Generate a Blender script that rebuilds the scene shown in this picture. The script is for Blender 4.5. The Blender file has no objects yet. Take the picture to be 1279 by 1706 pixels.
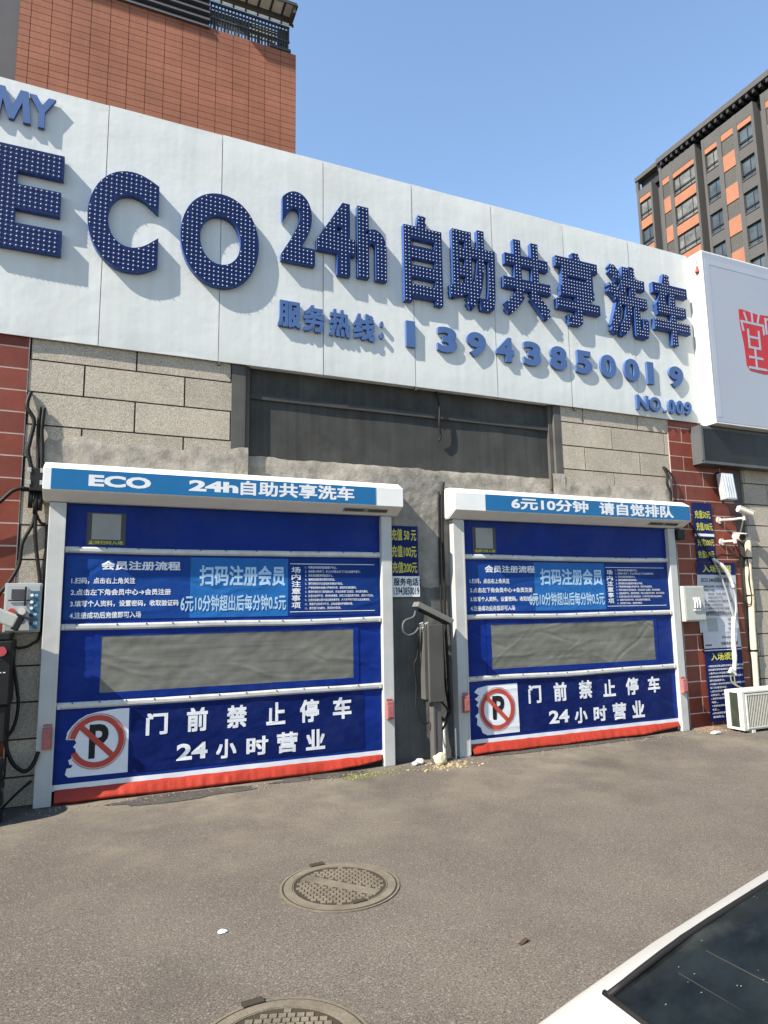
import bpy, bmesh, math, random
from math import radians as RAD, sin, cos, pi
from mathutils import Vector, Matrix, noise

random.seed(7)
SC = bpy.context.scene
COL = SC.collection
# ---------------------------------------------------------------- camera, sky, sun, exposure
CAM_H, CAM_D = 1.55, 6.33
FOCAL_PX = 1105.0 / 1706.0
pitch, roll, yaw = RAD(8.1), RAD(-0.885), RAD(23.4)
fwd = Vector((sin(yaw)*cos(pitch), cos(yaw)*cos(pitch), sin(pitch)))
rgt0 = Vector((cos(yaw), -sin(yaw), 0)); up0 = rgt0.cross(fwd)
rgt = cos(roll)*rgt0 + sin(roll)*up0; up = -sin(roll)*rgt0 + cos(roll)*up0
cam = bpy.data.cameras.new('camera'); camo = bpy.data.objects.new('camera', cam); COL.objects.link(camo)
mw = Matrix((( rgt.x, up.x, -fwd.x, 0), (rgt.y, up.y, -fwd.y, -CAM_D), (rgt.z, up.z, -fwd.z, CAM_H), (0, 0, 0, 1)))
camo.matrix_world = mw
cam.sensor_fit = 'VERTICAL'; cam.sensor_height = 36.0; cam.lens = 36.0*FOCAL_PX
cam.clip_start = 0.05; cam.clip_end = 2000
SC.camera = camo

SUN_DIR = Vector((3.5, 1.0, -3.4)).normalized()          # the way the light travels
elev = math.asin(-SUN_DIR.z)
az = math.atan2(-SUN_DIR.x, -SUN_DIR.y)                   # compass angle of the sun from +Y, clockwise
world = bpy.data.worlds.new('World'); SC.world = world; world.use_nodes = True
wn = world.node_tree; wn.nodes.clear()
sky = wn.nodes.new('ShaderNodeTexSky'); sky.sky_type = 'NISHITA'; sky.sun_disc = False
sky.sun_elevation = elev; sky.sun_rotation = az; sky.air_density = 1.3; sky.dust_density = 0.1; sky.ozone_density = 2.2
sky.altitude = 200
bg = wn.nodes.new('ShaderNodeBackground'); bg.inputs['Strength'].default_value = 0.103
wo = wn.nodes.new('ShaderNodeOutputWorld')
wn.links.new(sky.outputs[0], bg.inputs['Color']); wn.links.new(bg.outputs[0], wo.inputs['Surface'])
sun = bpy.data.lights.new('sun', 'SUN'); sun.energy = 5.0; sun.angle = RAD(0.5); sun.color = (1.0, 0.93, 0.82)
suno = bpy.data.objects.new('sun', sun); COL.objects.link(suno)
suno.rotation_euler = SUN_DIR.to_track_quat('-Z', 'Y').to_euler(); suno.location = (-20, -10, 25)
SC.view_settings.view_transform = 'Standard'; SC.view_settings.look = 'None'
SC.view_settings.exposure = 1.41; SC.view_settings.gamma = 1.0

# ---------------------------------------------------------------- materials
MATS = {}
def M(name, col, rough=0.6, metal=0.0, var=0.12, scale=3.0, bump=0.0, bscale=40.0, speck=0.0, sscale=150.0,
      island=0.0, streak=0.0, hstreak=0.0, spec=0.22, dirt=None, dirtamt=0.0, dscale=1.2, detail=5.0, coat=0.0, emit=None):
    if name in MATS: return MATS[name]
    m = bpy.data.materials.new(name); m.use_nodes = True
    nt = m.node_tree; N = nt.nodes; L = nt.links
    b = N['Principled BSDF']
    b.inputs['Roughness'].default_value = rough; b.inputs['Metallic'].default_value = metal
    b.inputs['Specular IOR Level'].default_value = spec
    if coat: b.inputs['Coat Weight'].default_value = coat; b.inputs['Coat Roughness'].default_value = 0.05
    tc = N.new('ShaderNodeTexCoord')
    def noise_tex(sc, det, sx=1, sy=1, sz=1):
        mp = N.new('ShaderNodeMapping'); mp.inputs['Scale'].default_value = (sx, sy, sz)
        L.new(tc.outputs['Object'], mp.inputs['Vector'])
        n = N.new('ShaderNodeTexNoise'); n.inputs['Scale'].default_value = sc; n.inputs['Detail'].default_value = det
        n.inputs['Roughness'].default_value = 0.62
        L.new(mp.outputs[0], n.inputs['Vector']); return n.outputs['Fac']
    def ramp(fac, a, c0, b_, c1):
        r = N.new('ShaderNodeMapRange'); r.inputs[1].default_value = a; r.inputs[2].default_value = b_
        r.inputs[3].default_value = c0; r.inputs[4].default_value = c1; L.new(fac, r.inputs[0]); return r.outputs[0]
    def mult(colsock, valsock):
        mx = N.new('ShaderNodeMix'); mx.data_type = 'RGBA'; mx.blend_type = 'MULTIPLY'; mx.inputs[0].default_value = 1
        L.new(colsock, mx.inputs[6]); L.new(valsock, mx.inputs[7]); return mx.outputs[2]
    rgb = N.new('ShaderNodeRGB'); rgb.outputs[0].default_value = (*col, 1)
    c = rgb.outputs[0]
    if var: c = mult(c, ramp(noise_tex(scale, detail), 0.25, 1-var*1.6, 0.75, 1+var))
    if streak: c = mult(c, ramp(noise_tex(1.0, 4, 14, 14, 0.6), 0.3, 1-streak, 0.7, 1+streak*0.5))
    if hstreak: c = mult(c, ramp(noise_tex(1.0, 6, 0.9, 3, 22), 0.3, 1-hstreak, 0.75, 1+hstreak))
    if speck: c = mult(c, ramp(noise_tex(sscale, 2), 0.3, 1-speck, 0.7, 1+speck))
    if island:
        g = N.new('ShaderNodeNewGeometry'); c = mult(c, ramp(g.outputs['Random Per Island'], 0, 1-island, 1, 1+island))
    if dirt:
        mx = N.new('ShaderNodeMix'); mx.data_type = 'RGBA'
        L.new(ramp(noise_tex(dscale, 8), 0.5, 0, 0.72, dirtamt), mx.inputs[0]); L.new(c, mx.inputs[6])
        mx.inputs[7].default_value = (*dirt, 1); c = mx.outputs[2]
    L.new(c, b.inputs['Base Color'])
    if rough > 0.15: L.new(ramp(noise_tex(scale*2.3, 4), 0.3, max(0.05, rough-0.08), 0.7, min(1, rough+0.1)), b.inputs['Roughness'])
    if bump:
        bp = N.new('ShaderNodeBump'); bp.inputs['Strength'].default_value = 1.0; bp.inputs['Distance'].default_value = bump
        L.new(noise_tex(bscale, 4), bp.inputs['Height']); L.new(bp.outputs[0], b.inputs['Normal'])
    if emit: b.inputs['Emission Color'].default_value = (*emit[:3], 1); b.inputs['Emission Strength'].default_value = emit[3]
    MATS[name] = m; return m

# ---------------------------------------------------------------- mesh helpers
class MB:
    def __init__(s): s.v = []; s.f = []; s.mi = []; s.smooth = []
    def add(s, vs, fs, mi=0, sm=False):
        o = len(s.v); s.v += [tuple(v) for v in vs]
        for f in fs: s.f.append([i+o for i in f]); s.mi.append(mi); s.smooth.append(sm)
    def box(s, x0, x1, y0, y1, z0, z1, mi=0, bev=0.0):
        if x0 > x1: x0, x1 = x1, x0
        if y0 > y1: y0, y1 = y1, y0
        if z0 > z1: z0, z1 = z1, z0
        if bev:
            bm = bmesh.new(); bmesh.ops.create_cube(bm, size=1)
            for v in bm.verts: v.co = Vector(((x0+x1)/2+v.co.x*(x1-x0), (y0+y1)/2+v.co.y*(y1-y0), (z0+z1)/2+v.co.z*(z1-z0)))
            bmesh.ops.bevel(bm, geom=list(bm.edges), offset=bev, segments=2, affect='EDGES', profile=0.6)
            s.frombm(bm, mi); return
        vs = [(x0,y0,z0),(x1,y0,z0),(x1,y1,z0),(x0,y1,z0),(x0,y0,z1),(x1,y0,z1),(x1,y1,z1),(x0,y1,z1)]
        s.add(vs, [(0,3,2,1),(4,5,6,7),(0,1,5,4),(1,2,6,5),(2,3,7,6),(3,0,4,7)], mi)
    def frombm(s, bm, mi=0, sm=False, mat=None):
        bm.verts.ensure_lookup_table(); bm.verts.index_update()
        vs = [(mat @ v.co) if mat else v.co.copy() for v in bm.verts]
        s.add(vs, [[v.index for v in f.verts] for f in bm.faces], mi, sm); bm.free()
    def obox(s, mat, sx, sy, sz, mi=0, bev=0.0):
        bm = bmesh.new(); bmesh.ops.create_cube(bm, size=1)
        for v in bm.verts: v.co = Vector((v.co.x*sx, v.co.y*sy, v.co.z*sz))
        if bev: bmesh.ops.bevel(bm, geom=list(bm.edges), offset=bev, segments=2, affect='EDGES', profile=0.6)
        s.frombm(bm, mi, False, mat)
    def prism_x(s, prof, x0, x1, mi=0):                     # prof: (y, z) polygon swept along x
        n = len(prof); vs = [(x0, y, z) for y, z in prof] + [(x1, y, z) for y, z in prof]
        fs = [[i, (i+1) % n, n+(i+1) % n, n+i] for i in range(n)] + [list(range(n))[::-1], [n+i for i in range(n)]]
        s.add(vs, fs, mi)
    def prism_y(s, prof, y0, y1, mi=0):                     # prof: (x, z) polygon swept along y
        n = len(prof); vs = [(x, y0, z) for x, z in prof] + [(x, y1, z) for x, z in prof]
        fs = [[i, (i+1) % n, n+(i+1) % n, n+i] for i in range(n)] + [list(range(n))[::-1], [n+i for i in range(n)]]
        s.add(vs, fs, mi)
    def tube(s, pts, r, n=8, mi=0, smooth=True, sub=6):
        P = [Vector(p) for p in pts]
        if smooth and len(P) > 2:
            Q = []
            for i in range(len(P)-1):
                p0 = P[max(i-1, 0)]; p1 = P[i]; p2 = P[i+1]; p3 = P[min(i+2, len(P)-1)]
                for k in range(sub):
                    t = k/sub
                    Q.append(0.5*((2*p1)+(p2-p0)*t+(2*p0-5*p1+4*p2-p3)*t*t+(3*p1-p0-3*p2+p3)*t**3))
            Q.append(P[-1]); P = Q
        vs = []; fs = []
        ref = Vector((0, 0, 1))
        for i, p in enumerate(P):
            d = (P[min(i+1, len(P)-1)]-P[max(i-1, 0)]).normalized()
            if i == 0:
                a = d.cross(ref)
                if a.length < 0.2: a = d.cross(Vector((1, 0, 0)))
            else: a = pa-d*pa.dot(d)
            a.normalize(); pa = a; b = d.cross(a)
            rr = r[min(int(i*len(r)/len(P)), len(r)-1)] if isinstance(r, (list, tuple)) else r
            for k in range(n): vs.append(p+rr*(cos(2*pi*k/n)*a+sin(2*pi*k/n)*b))
        for i in range(len(P)-1):
            for k in range(n): fs.append([i*n+k, i*n+(k+1) % n, (i+1)*n+(k+1) % n, (i+1)*n+k])
        fs.append(list(range(n))[::-1]); fs.append([(len(P)-1)*n+k for k in range(n)])
        s.add(vs, fs, mi, True)
    def cyl(s, p0, p1, r0, r1=None, n=24, mi=0):
        r1 = r0 if r1 is None else r1
        p0 = Vector(p0); p1 = Vector(p1); d = (p1-p0).normalized()
        a = d.cross(Vector((0, 0, 1)));
        if a.length < 0.1: a = Vector((1, 0, 0))
        a.normalize(); b = d.cross(a)
        vs = [p0+r0*(cos(2*pi*k/n)*a+sin(2*pi*k/n)*b) for k in range(n)]+[p1+r1*(cos(2*pi*k/n)*a+sin(2*pi*k/n)*b) for k in range(n)]
        s.add(vs, [[k, (k+1) % n, n+(k+1) % n, n+k] for k in range(n)], mi, True)
        s.add(vs[:n], [list(range(n))[::-1]], mi); s.add(vs[n:], [list(range(n))], mi)
    def grid(s, fn, x0, x1, z0, z1, nx, nz, mi=0, sm=True):
        vs = [fn(x0+(x1-x0)*i/nx, z0+(z1-z0)*j/nz) for j in range(nz+1) for i in range(nx+1)]
        fs = [[j*(nx+1)+i, j*(nx+1)+i+1, (j+1)*(nx+1)+i+1, (j+1)*(nx+1)+i] for j in range(nz) for i in range(nx)]
        s.add(vs, fs, mi, sm)
    def build(s, name, mats, parent=None, recalc=True):
        me = bpy.data.meshes.new(name); me.from_pydata(s.v, [], s.f)
        if not isinstance(mats, (list, tuple)): mats = [mats]
        for m in mats: me.materials.append(m)
        for p, i, sm in zip(me.polygons, s.mi, s.smooth): p.material_index = i; p.use_smooth = sm
        if recalc:
            bm = bmesh.new(); bm.from_mesh(me); bmesh.ops.recalc_face_normals(bm, faces=list(bm.faces)); bm.to_mesh(me); bm.free()
        o = bpy.data.objects.new(name, me); COL.objects.link(o)
        if parent is not None: attach(o, parent)
        return o
BASE = {}
def attach(o, parent):
    o.parent = parent
    t = BASE.get(parent.name)
    if t is not None: o.matrix_parent_inverse = Matrix.Translation(-Vector(t))
def thing(name, label, cat, loc, group=None):
    o = bpy.data.objects.new(name, None); COL.objects.link(o); o.location = loc; o.empty_display_size = 0.2
    BASE[o.name] = loc; o['label'] = label; o['category'] = cat
    if group: o['group'] = group
    return o
def tag(o, label, cat, group=None):
    o['label'] = label; o['category'] = cat
    if group: o['group'] = group
    return o
def kind(o, k): o['kind'] = k; return o

TXT = {}
def glyphs(s, bold=0.0, extrude=0.0, res=3, spacing=1.0):
    key = (s, bold, extrude, res, spacing)
    if key in TXT: return TXT[key]
    c = bpy.data.curves.new('glyph', 'FONT'); c.body = s; c.size = 1; c.offset = bold; c.extrude = extrude
    c.resolution_u = res; c.space_character = spacing
    o = bpy.data.objects.new('glyph', c); COL.objects.link(o)
    dg = bpy.context.evaluated_depsgraph_get(); dg.update()
    me = bpy.data.meshes.new_from_object(o.evaluated_get(dg))
    vs = [v.co.copy() for v in me.vertices]; fs = [list(p.vertices) for p in me.polygons]
    bpy.data.objects.remove(o); bpy.data.curves.remove(c); bpy.data.meshes.remove(me)
    TXT[key] = (vs, fs); return TXT[key]
def write(mb, s, x0, x1, z0, z1, y, bold=0.02, depth=0.0, mi=0, res=3, surf=None, spacing=1.0, keep=None):
    """letters of s fitted to the box x0..x1, z0..z1, facing -Y; heavier strokes are the union of shifted copies, each a hair proud of the last"""
    for k, (V, fs) in enumerate(strokes(s, x0, x1, z0, z1, bold, bool(depth), res, spacing, keep)):
        out = []
        for X, T, Z in V:
            Y = (y-T*depth-(0.0004*k if T > 0.5 else 0)) if depth else y-0.00012*k
            if surf: Y = Y+surf(X, Z)
            out.append((X, Y, Z))
        mb.add(out, fs, mi)
def strokes(s, x0, x1, z0, z1, bold, solid, res, spacing=1.0, keep=None):
    latin = all(ord(ch) < 0x2000 for ch in s)
    vs, fs = glyphs(s, bold if latin else 0.0, 0.5 if solid else 0.0, res, spacing)
    if latin: bold = 0.0
    if not vs: return []
    ax = min(v.x for v in vs); bx = max(v.x for v in vs); az_ = min(v.y for v in vs); bz = max(v.y for v in vs)
    sz = (z1-z0)/max(bz-az_+2*bold, 1e-6); sx = (x1-x0)/max(bx-ax+2*bold, 1e-6) if keep is None else sz*0.95
    offs = [(0.0, 0.0)] if bold < 0.008 else [(bold*a, bold*b) for a, b in ((0.0, 0.0), (1.0, 0.985), (-0.975, 0.96), (0.965, -0.99), (-0.99, -0.97))]
    res_ = []
    for dx, dz in offs:
        res_.append(([(x0+(v.x-ax+bold+dx)*sx, v.z+0.5, z0+(v.y-az_+bold+dz)*sz) for v in vs], fs))
    return res_
def para(mb, lines, x0, ztop, pitch_, h, width, y, bold=0.012, mi=0, surf=None, maxlen=None):
    n = max(len(l) for l in lines) if maxlen is None else maxlen
    for i, l in enumerate(lines):
        if not l: continue
        z1 = ztop-i*pitch_
        write(mb, l, x0, x0+width*len(l)/n, z1-h, z1, y, bold, mi=mi, res=1, surf=surf)

# ---------------------------------------------------------------- palette
m_asphalt = M('asphalt', (0.099, 0.084, 0.070), 0.95, spec=0.12, var=0.17, scale=0.8, bump=0.0025, bscale=210, speck=0.5, sscale=150, dirt=(0.115, 0.102, 0.082), dirtamt=0.55, dscale=0.7, detail=9)
def asphalt_extra(m):
    nt = m.node_tree; N = nt.nodes; L = nt.links; b = N['Principled BSDF']
    src = b.inputs['Base Color'].links[0].from_socket
    tc = N.new('ShaderNodeTexCoord')
    def rng(sock, a, c, b_, d):
        r = N.new('ShaderNodeMapRange'); r.inputs[1].default_value = a; r.inputs[2].default_value = b_; r.inputs[3].default_value = c; r.inputs[4].default_value = d
        L.new(sock, r.inputs[0]); return r.outputs[0]
    def nz(sc, det, w=0.6):
        n = N.new('ShaderNodeTexNoise'); n.inputs['Scale'].default_value = sc; n.inputs['Detail'].default_value = det; n.inputs['Roughness'].default_value = w
        L.new(tc.outputs['Object'], n.inputs['Vector']); return n.outputs['Fac']
    def mix(fac, a, col, blend='MIX'):
        x = N.new('ShaderNodeMix'); x.data_type = 'RGBA'; x.blend_type = blend; L.new(fac, x.inputs[0]) if not isinstance(fac, float) else setattr(x.inputs[0], 'default_value', fac)
        L.new(a, x.inputs[6])
        if isinstance(col, tuple): x.inputs[7].default_value = (*col, 1)
        else: L.new(col, x.inputs[7])
        return x.outputs[2]
    c = mix(1.0, src, rng(nz(105, 3), 0.33, 0.68, 0.67, 1.34), 'MULTIPLY')          # coarse stones
    v = N.new('ShaderNodeTexVoronoi'); v.inputs['Scale'].default_value = 135; L.new(tc.outputs['Object'], v.inputs['Vector'])
    sp = N.new('ShaderNodeSeparateColor'); L.new(v.outputs['Color'], sp.inputs[0])
    c = mix(rng(sp.outputs[0], 0.86, 0.0, 0.96, 0.6), c, (0.19, 0.172, 0.14))        # pale chippings
    c = mix(rng(sp.outputs[1], 0.86, 0.0, 0.96, 0.55), c, (0.04, 0.03, 0.026))
    pos = N.new('ShaderNodeSeparateXYZ'); L.new(tc.outputs['Object'], pos.inputs[0])
    mm = N.new('ShaderNodeMath'); mm.operation = 'MULTIPLY'
    L.new(rng(pos.outputs[1], -2.6, 0.0, -0.5, 1.0), mm.inputs[0]); L.new(rng(nz(1.3, 7, 0.65), 0.46, 0.0, 0.68, 0.8), mm.inputs[1])
    c = mix(mm.outputs[0], c, (0.175, 0.155, 0.115))                                  # dust washed out of the bays
    c = mix(rng(nz(0.6, 7), 0.54, 0.0, 0.72, 0.55), c, (0.055, 0.048, 0.042))         # dark oily patches
    L.new(c, b.inputs['Base Color'])
    return m
asphalt_extra(m_asphalt)
m_wet = M('damp_asphalt', (0.055, 0.05, 0.045), 0.75, var=0.3, scale=5, bump=0.004, bscale=150, speck=0.4, sscale=130)
m_stone = M('granite', (0.325, 0.285, 0.228), 0.85, var=0.10, scale=3, speck=0.42, sscale=105, bump=0.003, bscale=110, island=0.10)
m_mortar = M('dark_mortar', (0.035, 0.032, 0.03), 0.95)
m_tile = M('red_tile', (0.14, 0.031, 0.018), 0.5, var=0.14, scale=4, island=0.22, bump=0.001, bscale=30, dirt=(0.13, 0.05, 0.035), dirtamt=0.5, dscale=3)
m_grout = M('pale_grout', (0.50, 0.36, 0.30), 0.9)
m_plaster = M('cement_plaster', (0.25, 0.226, 0.19), 0.92, var=0.36, scale=6, bump=0.006, bscale=26, speck=0.15, sscale=140, dirt=(0.36, 0.32, 0.26), dirtamt=0.8, dscale=3.5, detail=8)
m_pillar = M('grey_pillar', (0.105, 0.104, 0.097), 0.9, var=0.22, scale=2.2, bump=0.004, bscale=30, streak=0.25)
m_paint = M('dark_paint', (0.075, 0.072, 0.066), 0.75, var=0.2, scale=2.5, streak=0.2)
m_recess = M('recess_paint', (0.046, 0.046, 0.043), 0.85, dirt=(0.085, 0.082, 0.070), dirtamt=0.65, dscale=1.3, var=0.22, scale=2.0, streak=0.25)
m_board = M('white_board', (0.50, 0.513, 0.498), 0.45, var=0.03, scale=0.8, streak=0.06, bump=0.012, bscale=1.3, dirt=(0.40, 0.40, 0.37), dirtamt=0.35, dscale=1.1)
m_white = M('white_metal', (0.60, 0.60, 0.58), 0.42, var=0.05, scale=4)
m_frame = M('grey_white_metal', (0.385, 0.385, 0.37), 0.5, var=0.08, scale=5, dirt=(0.33, 0.30, 0.26), dirtamt=0.4, dscale=2.4)
m_letter = M('letter_face', (0.006, 0.017, 0.075), 0.6, var=0.06, spec=0.12)
m_letside = M('letter_side', (0.028, 0.070, 0.22), 0.45, var=0.06)
m_flat = M('blue_letter', (0.050, 0.100, 0.235), 0.6, var=0.08, spec=0.25)
m_led = M('led_dot', (0.50, 0.53, 0.57), 0.35, var=0)
m_blue = M('blue_tarpaulin', (0.0042, 0.020, 0.15), 0.42, var=0.2, scale=1.8, spec=0.09, dirt=(0.02, 0.035, 0.13), dirtamt=0.5, dscale=2.2, bump=0.006, bscale=7)
m_banner = M('navy_banner', (0.004, 0.011, 0.075), 0.40, spec=0.08, dirt=(0.02, 0.03, 0.10), dirtamt=0.4, dscale=3, var=0.12, scale=3, bump=0.006, bscale=9)
m_notice = M('notice_blue', (0.008, 0.042, 0.19), 0.40, spec=0.08, var=0.10, scale=2.5, bump=0.005, bscale=10)
m_notice2 = M('notice_navy', (0.005, 0.026, 0.135), 0.40, spec=0.08, var=0.10, scale=2.5, bump=0.005, bscale=10)
m_mid = M('bright_blue', (0.013, 0.10, 0.30), 0.40, spec=0.12, var=0.10, scale=2.5, bump=0.005, bscale=10)
m_film = M('blue_film', (0.009, 0.105, 0.25), 0.4, var=0.05, scale=4)
m_ink = M('white_ink', (0.56, 0.57, 0.59), 0.5, var=0.04)
m_inkb = M('pale_blue_ink', (0.30, 0.44, 0.58), 0.5, var=0.04)
m_yel = M('yellow_ink', (0.42, 0.40, 0.06), 0.5, var=0.05)
m_black = M('black_plastic', (0.010, 0.010, 0.010), 0.5, var=0.2, scale=8)
m_rubber = M('black_cable', (0.009, 0.008, 0.008), 0.6, var=0.1)
m_red = M('red_vinyl', (0.27, 0.026, 0.012), 0.5, spec=0.25, var=0.14, scale=4, bump=0.008, bscale=9)
m_signred = M('sign_red', (0.36, 0.05, 0.035), 0.5, var=0.1)
m_pink = M('faded_red_plastic', (0.30, 0.10, 0.095), 0.5, var=0.15, scale=12)
m_alu = M('aluminium_bar', (0.44, 0.44, 0.42), 0.42, metal=0.15, var=0.14, scale=7, dirt=(0.3, 0.28, 0.25), dirtamt=0.5, dscale=6)
m_win = M('clouded_vinyl', (0.118, 0.118, 0.102), 0.28, dirt=(0.17, 0.17, 0.15), dirtamt=0.5, dscale=2.5, var=0.16, scale=3, hstreak=0.28, spec=0.3)
m_grey = M('grey_plastic', (0.25, 0.265, 0.265), 0.5, var=0.08)
m_gbox = M('grey_steel_box', (0.33, 0.34, 0.31), 0.5, var=0.08, scale=6, dirt=(0.25, 0.22, 0.18), dirtamt=0.3, dscale=5)
m_foam = M('foam_wrap', (0.52, 0.43, 0.31), 0.8, var=0.12, scale=10, bump=0.004, bscale=40)
m_tape = M('white_tape', (0.50, 0.49, 0.45), 0.6, var=0.1, scale=15, bump=0.003, bscale=60)
m_poster = M('pale_poster', (0.38, 0.395, 0.44), 0.4, var=0.05)
m_dark = M('dark_steel', (0.075, 0.078, 0.08), 0.45, var=0.12)
m_dark2 = M('charcoal_paint', (0.05, 0.05, 0.052), 0.5, var=0.1)
m_screen = M('black_screen', (0.012, 0.011, 0.010), 0.35, var=0.3, scale=3)
m_light = M('lightbox_face', (0.28, 0.30, 0.345), 0.35, var=0.02, scale=1)
m_seal = M('seal_red', (0.36, 0.022, 0.026), 0.45, var=0.06)

# =========================================================== SETTING
mb = MB(); mb.grid(lambda x, y: (x, y, 0), -300, 300, -300, 300, 6, 6, sm=False)
kind(mb.build('ground', m_asphalt), 'structure')
def blob(cx, cy, rx, ry, seed, n=40, jag=0.25):
    out = []
    for k in range(n):
        a = 2*pi*k/n; q = 1+jag*noise.noise(Vector((cos(a)*1.7+seed, sin(a)*1.7, seed*3.1)))*1.6+jag*0.5*noise.noise(Vector((cos(a)*6, sin(a)*6+seed, 2)))
        out.append((cx+rx*q*cos(a), cy+ry*q*sin(a)))
    return out
for i, (cx, cy, rx, ry) in enumerate(((0.75, -0.28, 0.62, 0.13), (2.0, -0.2, 0.5, 0.10), (5.0, -0.17, 1.1, 0.08))):
    mb = MB(); p = blob(cx, cy, rx, ry, i+1); mb.add([(x, y, 0.004) for x, y in p], [list(range(len(p)))])
    kind(mb.build('damp_ground', m_wet), 'structure')

# =========================================================== CAR WASH BUILDING
bld = thing('car_wash_building', 'low granite and red tile car wash building with two blue roller doors', 'building', (3.4, 0.2, 0))
mb = MB()
mb.box(-5, 7.93, 0.10, 0.4, 0, 6.1); mb.box(-5, 7.93, 0.4, 9, 5.6, 5.8); mb.box(-5, -4.7, 0.4, 9, 0, 5.6); mb.box(-5, 7.93, 8.7, 9, 0, 5.6)
mb.build('wall', m_mortar, bld)
def courses(x0, x1, ztop, zbot, h, w, ph, gap, yf, yb, first=None):
    mb = MB(); z = ztop; r = 0
    while z > zbot+0.02:
        z0 = max(z-h, zbot); off = ph+(w/2 if r % 2 else 0)
        x = x0+((off-x0) % w)-w
        while x < x1-0.01:
            a = max(x, x0); b = min(x+w, x1)
            if b-a > 0.02: mb.box(a+(gap/2 if a > x0 else 0), b-(gap/2 if b < x1 else 0), yf, yb, z0+gap/2, z-gap/2)
            x += w
        z = z0; r += 1
    return mb
for a, b in ((-0.62, 1.13), (5.09, 6.81)): mb = MB(); mb.box(a, b, 0.0, 0.10, 0, 4.03); mb.build('wall_backing', m_mortar, bld)
courses(-0.62, 1.13, 4.035, 0.0, 0.2925, 0.87, -0.18+0.435, 0.014, -0.012, 0.0).build('granite_cladding', m_stone, bld)
courses(5.09, 6.81, 4.035, 0.0, 0.2925, 0.88, 5.87+0.44, 0.014, -0.012, 0.0).build('granite_cladding', m_stone, bld)
for a, b in ((-5, -0.625), (6.815, 7.93)): mb = MB(); mb.box(a, b, -0.0185, 0.10, 0, 4.03); mb.build('grout', m_grout, bld)
courses(-5, -0.633, 4.03, 0.0, 0.193, 0.62, -1.2, 0.014, -0.021, -0.0185).build('red_tile_pilaster', m_tile, bld)
courses(6.823, 7.93, 4.03, 0.0, 0.193, 0.66, 6.72, 0.014, -0.021, -0.0185).build('red_tile_pilaster', m_tile, bld)
# recess over the doors
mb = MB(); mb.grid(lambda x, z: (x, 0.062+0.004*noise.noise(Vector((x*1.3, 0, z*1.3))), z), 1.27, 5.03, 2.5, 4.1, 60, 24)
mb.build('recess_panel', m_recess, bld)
for a, b, y, z in ((1.13, 1.27, -0.016, 2.98), (1.275, 1.315, 0.02, 2.9), (4.985, 5.09, -0.016, 2.96), (4.93, 4.98, 0.02, 2.9)):
    mb = MB(); mb.box(a, b, y, 0.10, z, 4.03, bev=0.004); mb.build('recess_jamb', m_paint, bld)
mb = MB(); mb.box(1.32, 4.925, 0.035, 0.0575, 3.62, 3.67); mb.build('recess_rail', M('rail_paint', (0.045, 0.046, 0.046), 0.8, var=0.15), bld)
def rough_y(x, z, a=0.003, s=5.0, seed=0.0):
    return a*(noise.noise(Vector((x*s, seed, z*s)))+0.6*noise.noise(Vector((x*s*3, seed+4, z*s*3)))+0.35*noise.noise(Vector((x*s*7, seed+9, z*s*7))))
def edge_top(x, base, a, seed): return base+a*noise.noise(Vector((x*3.1, seed, 0)))+a*0.5*noise.noise(Vector((x*9.3, seed, 1)))
def plaster(name, x0, x1, z0, base, amp, seed, y, m=m_plaster, nx=90, nz=18, ra=0.003):
    mb = MB()
    def fn(x, z):
        t = (z-z0)/(base-z0); zt = edge_top(x, base, amp, seed); zz = z0+t*(zt-z0)
        return (x, y+rough_y(x, zz, ra, 5, seed)+0.006*max(0, (t-0.93)/0.07), zz)
    mb.grid(fn, x0, x1, z0, base, nx, nz)
    return mb.build(name, m, bld)
plaster('plaster_band', 1.24, 5.12, 2.5, 3.035, 0.020, 3.0, 0.050, nx=200)
plaster('plaster_patch', -0.56, 1.24, 2.5, 3.05, 0.06, 8.0, -0.0185, nx=110)
plaster('plaster_patch', 5.05, 6.79, 2.5, 2.99, 0.035, 14.0, -0.0195, nx=100)
plaster('plaster_patch', 1.11, 1.30, 2.5, 3.10, 0.05, 21.0, -0.024, nx=30)
plaster('plaster_patch', 4.92, 5.10, 2.5, 3.07, 0.05, 25.0, -0.024, nx=30)
mb = MB(); mb.grid(lambda x, z: (x, -0.004+rough_y(x, z, 0.006, 4, 31)*(0.5+1.6*max(0, min(1, (z-1.9)/0.5))), z), 2.6, 3.66, 0, 2.45, 50, 110)
mb.build('centre_pillar', m_pillar, bld)
m_smear = M('pillar_plaster', (0.205, 0.19, 0.166), 0.92, var=0.28, scale=5, bump=0.008, bscale=14, speck=0.15, sscale=140, dirt=(0.27, 0.245, 0.205), dirtamt=0.7, dscale=4, detail=8)
def smear(x, z):
    low = 1.72+0.10*noise.noise(Vector((x*3, 2, 0)))+0.05*noise.noise(Vector((x*9, 5, 0)))
    t = (z-1.6)/(2.9-1.6); zz = low+t*(2.9-low)
    return (x, -0.0125-rough_y(x, zz, 0.005, 6, 41)-0.010*min(1, t/0.5)+(0.014*max(0, 1-t/0.06)), zz)
mb = MB(); mb.grid(smear, 2.6, 3.66, 1.6, 2.9, 70, 90)
mb.build('pillar_plaster', m_smear, bld)

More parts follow.
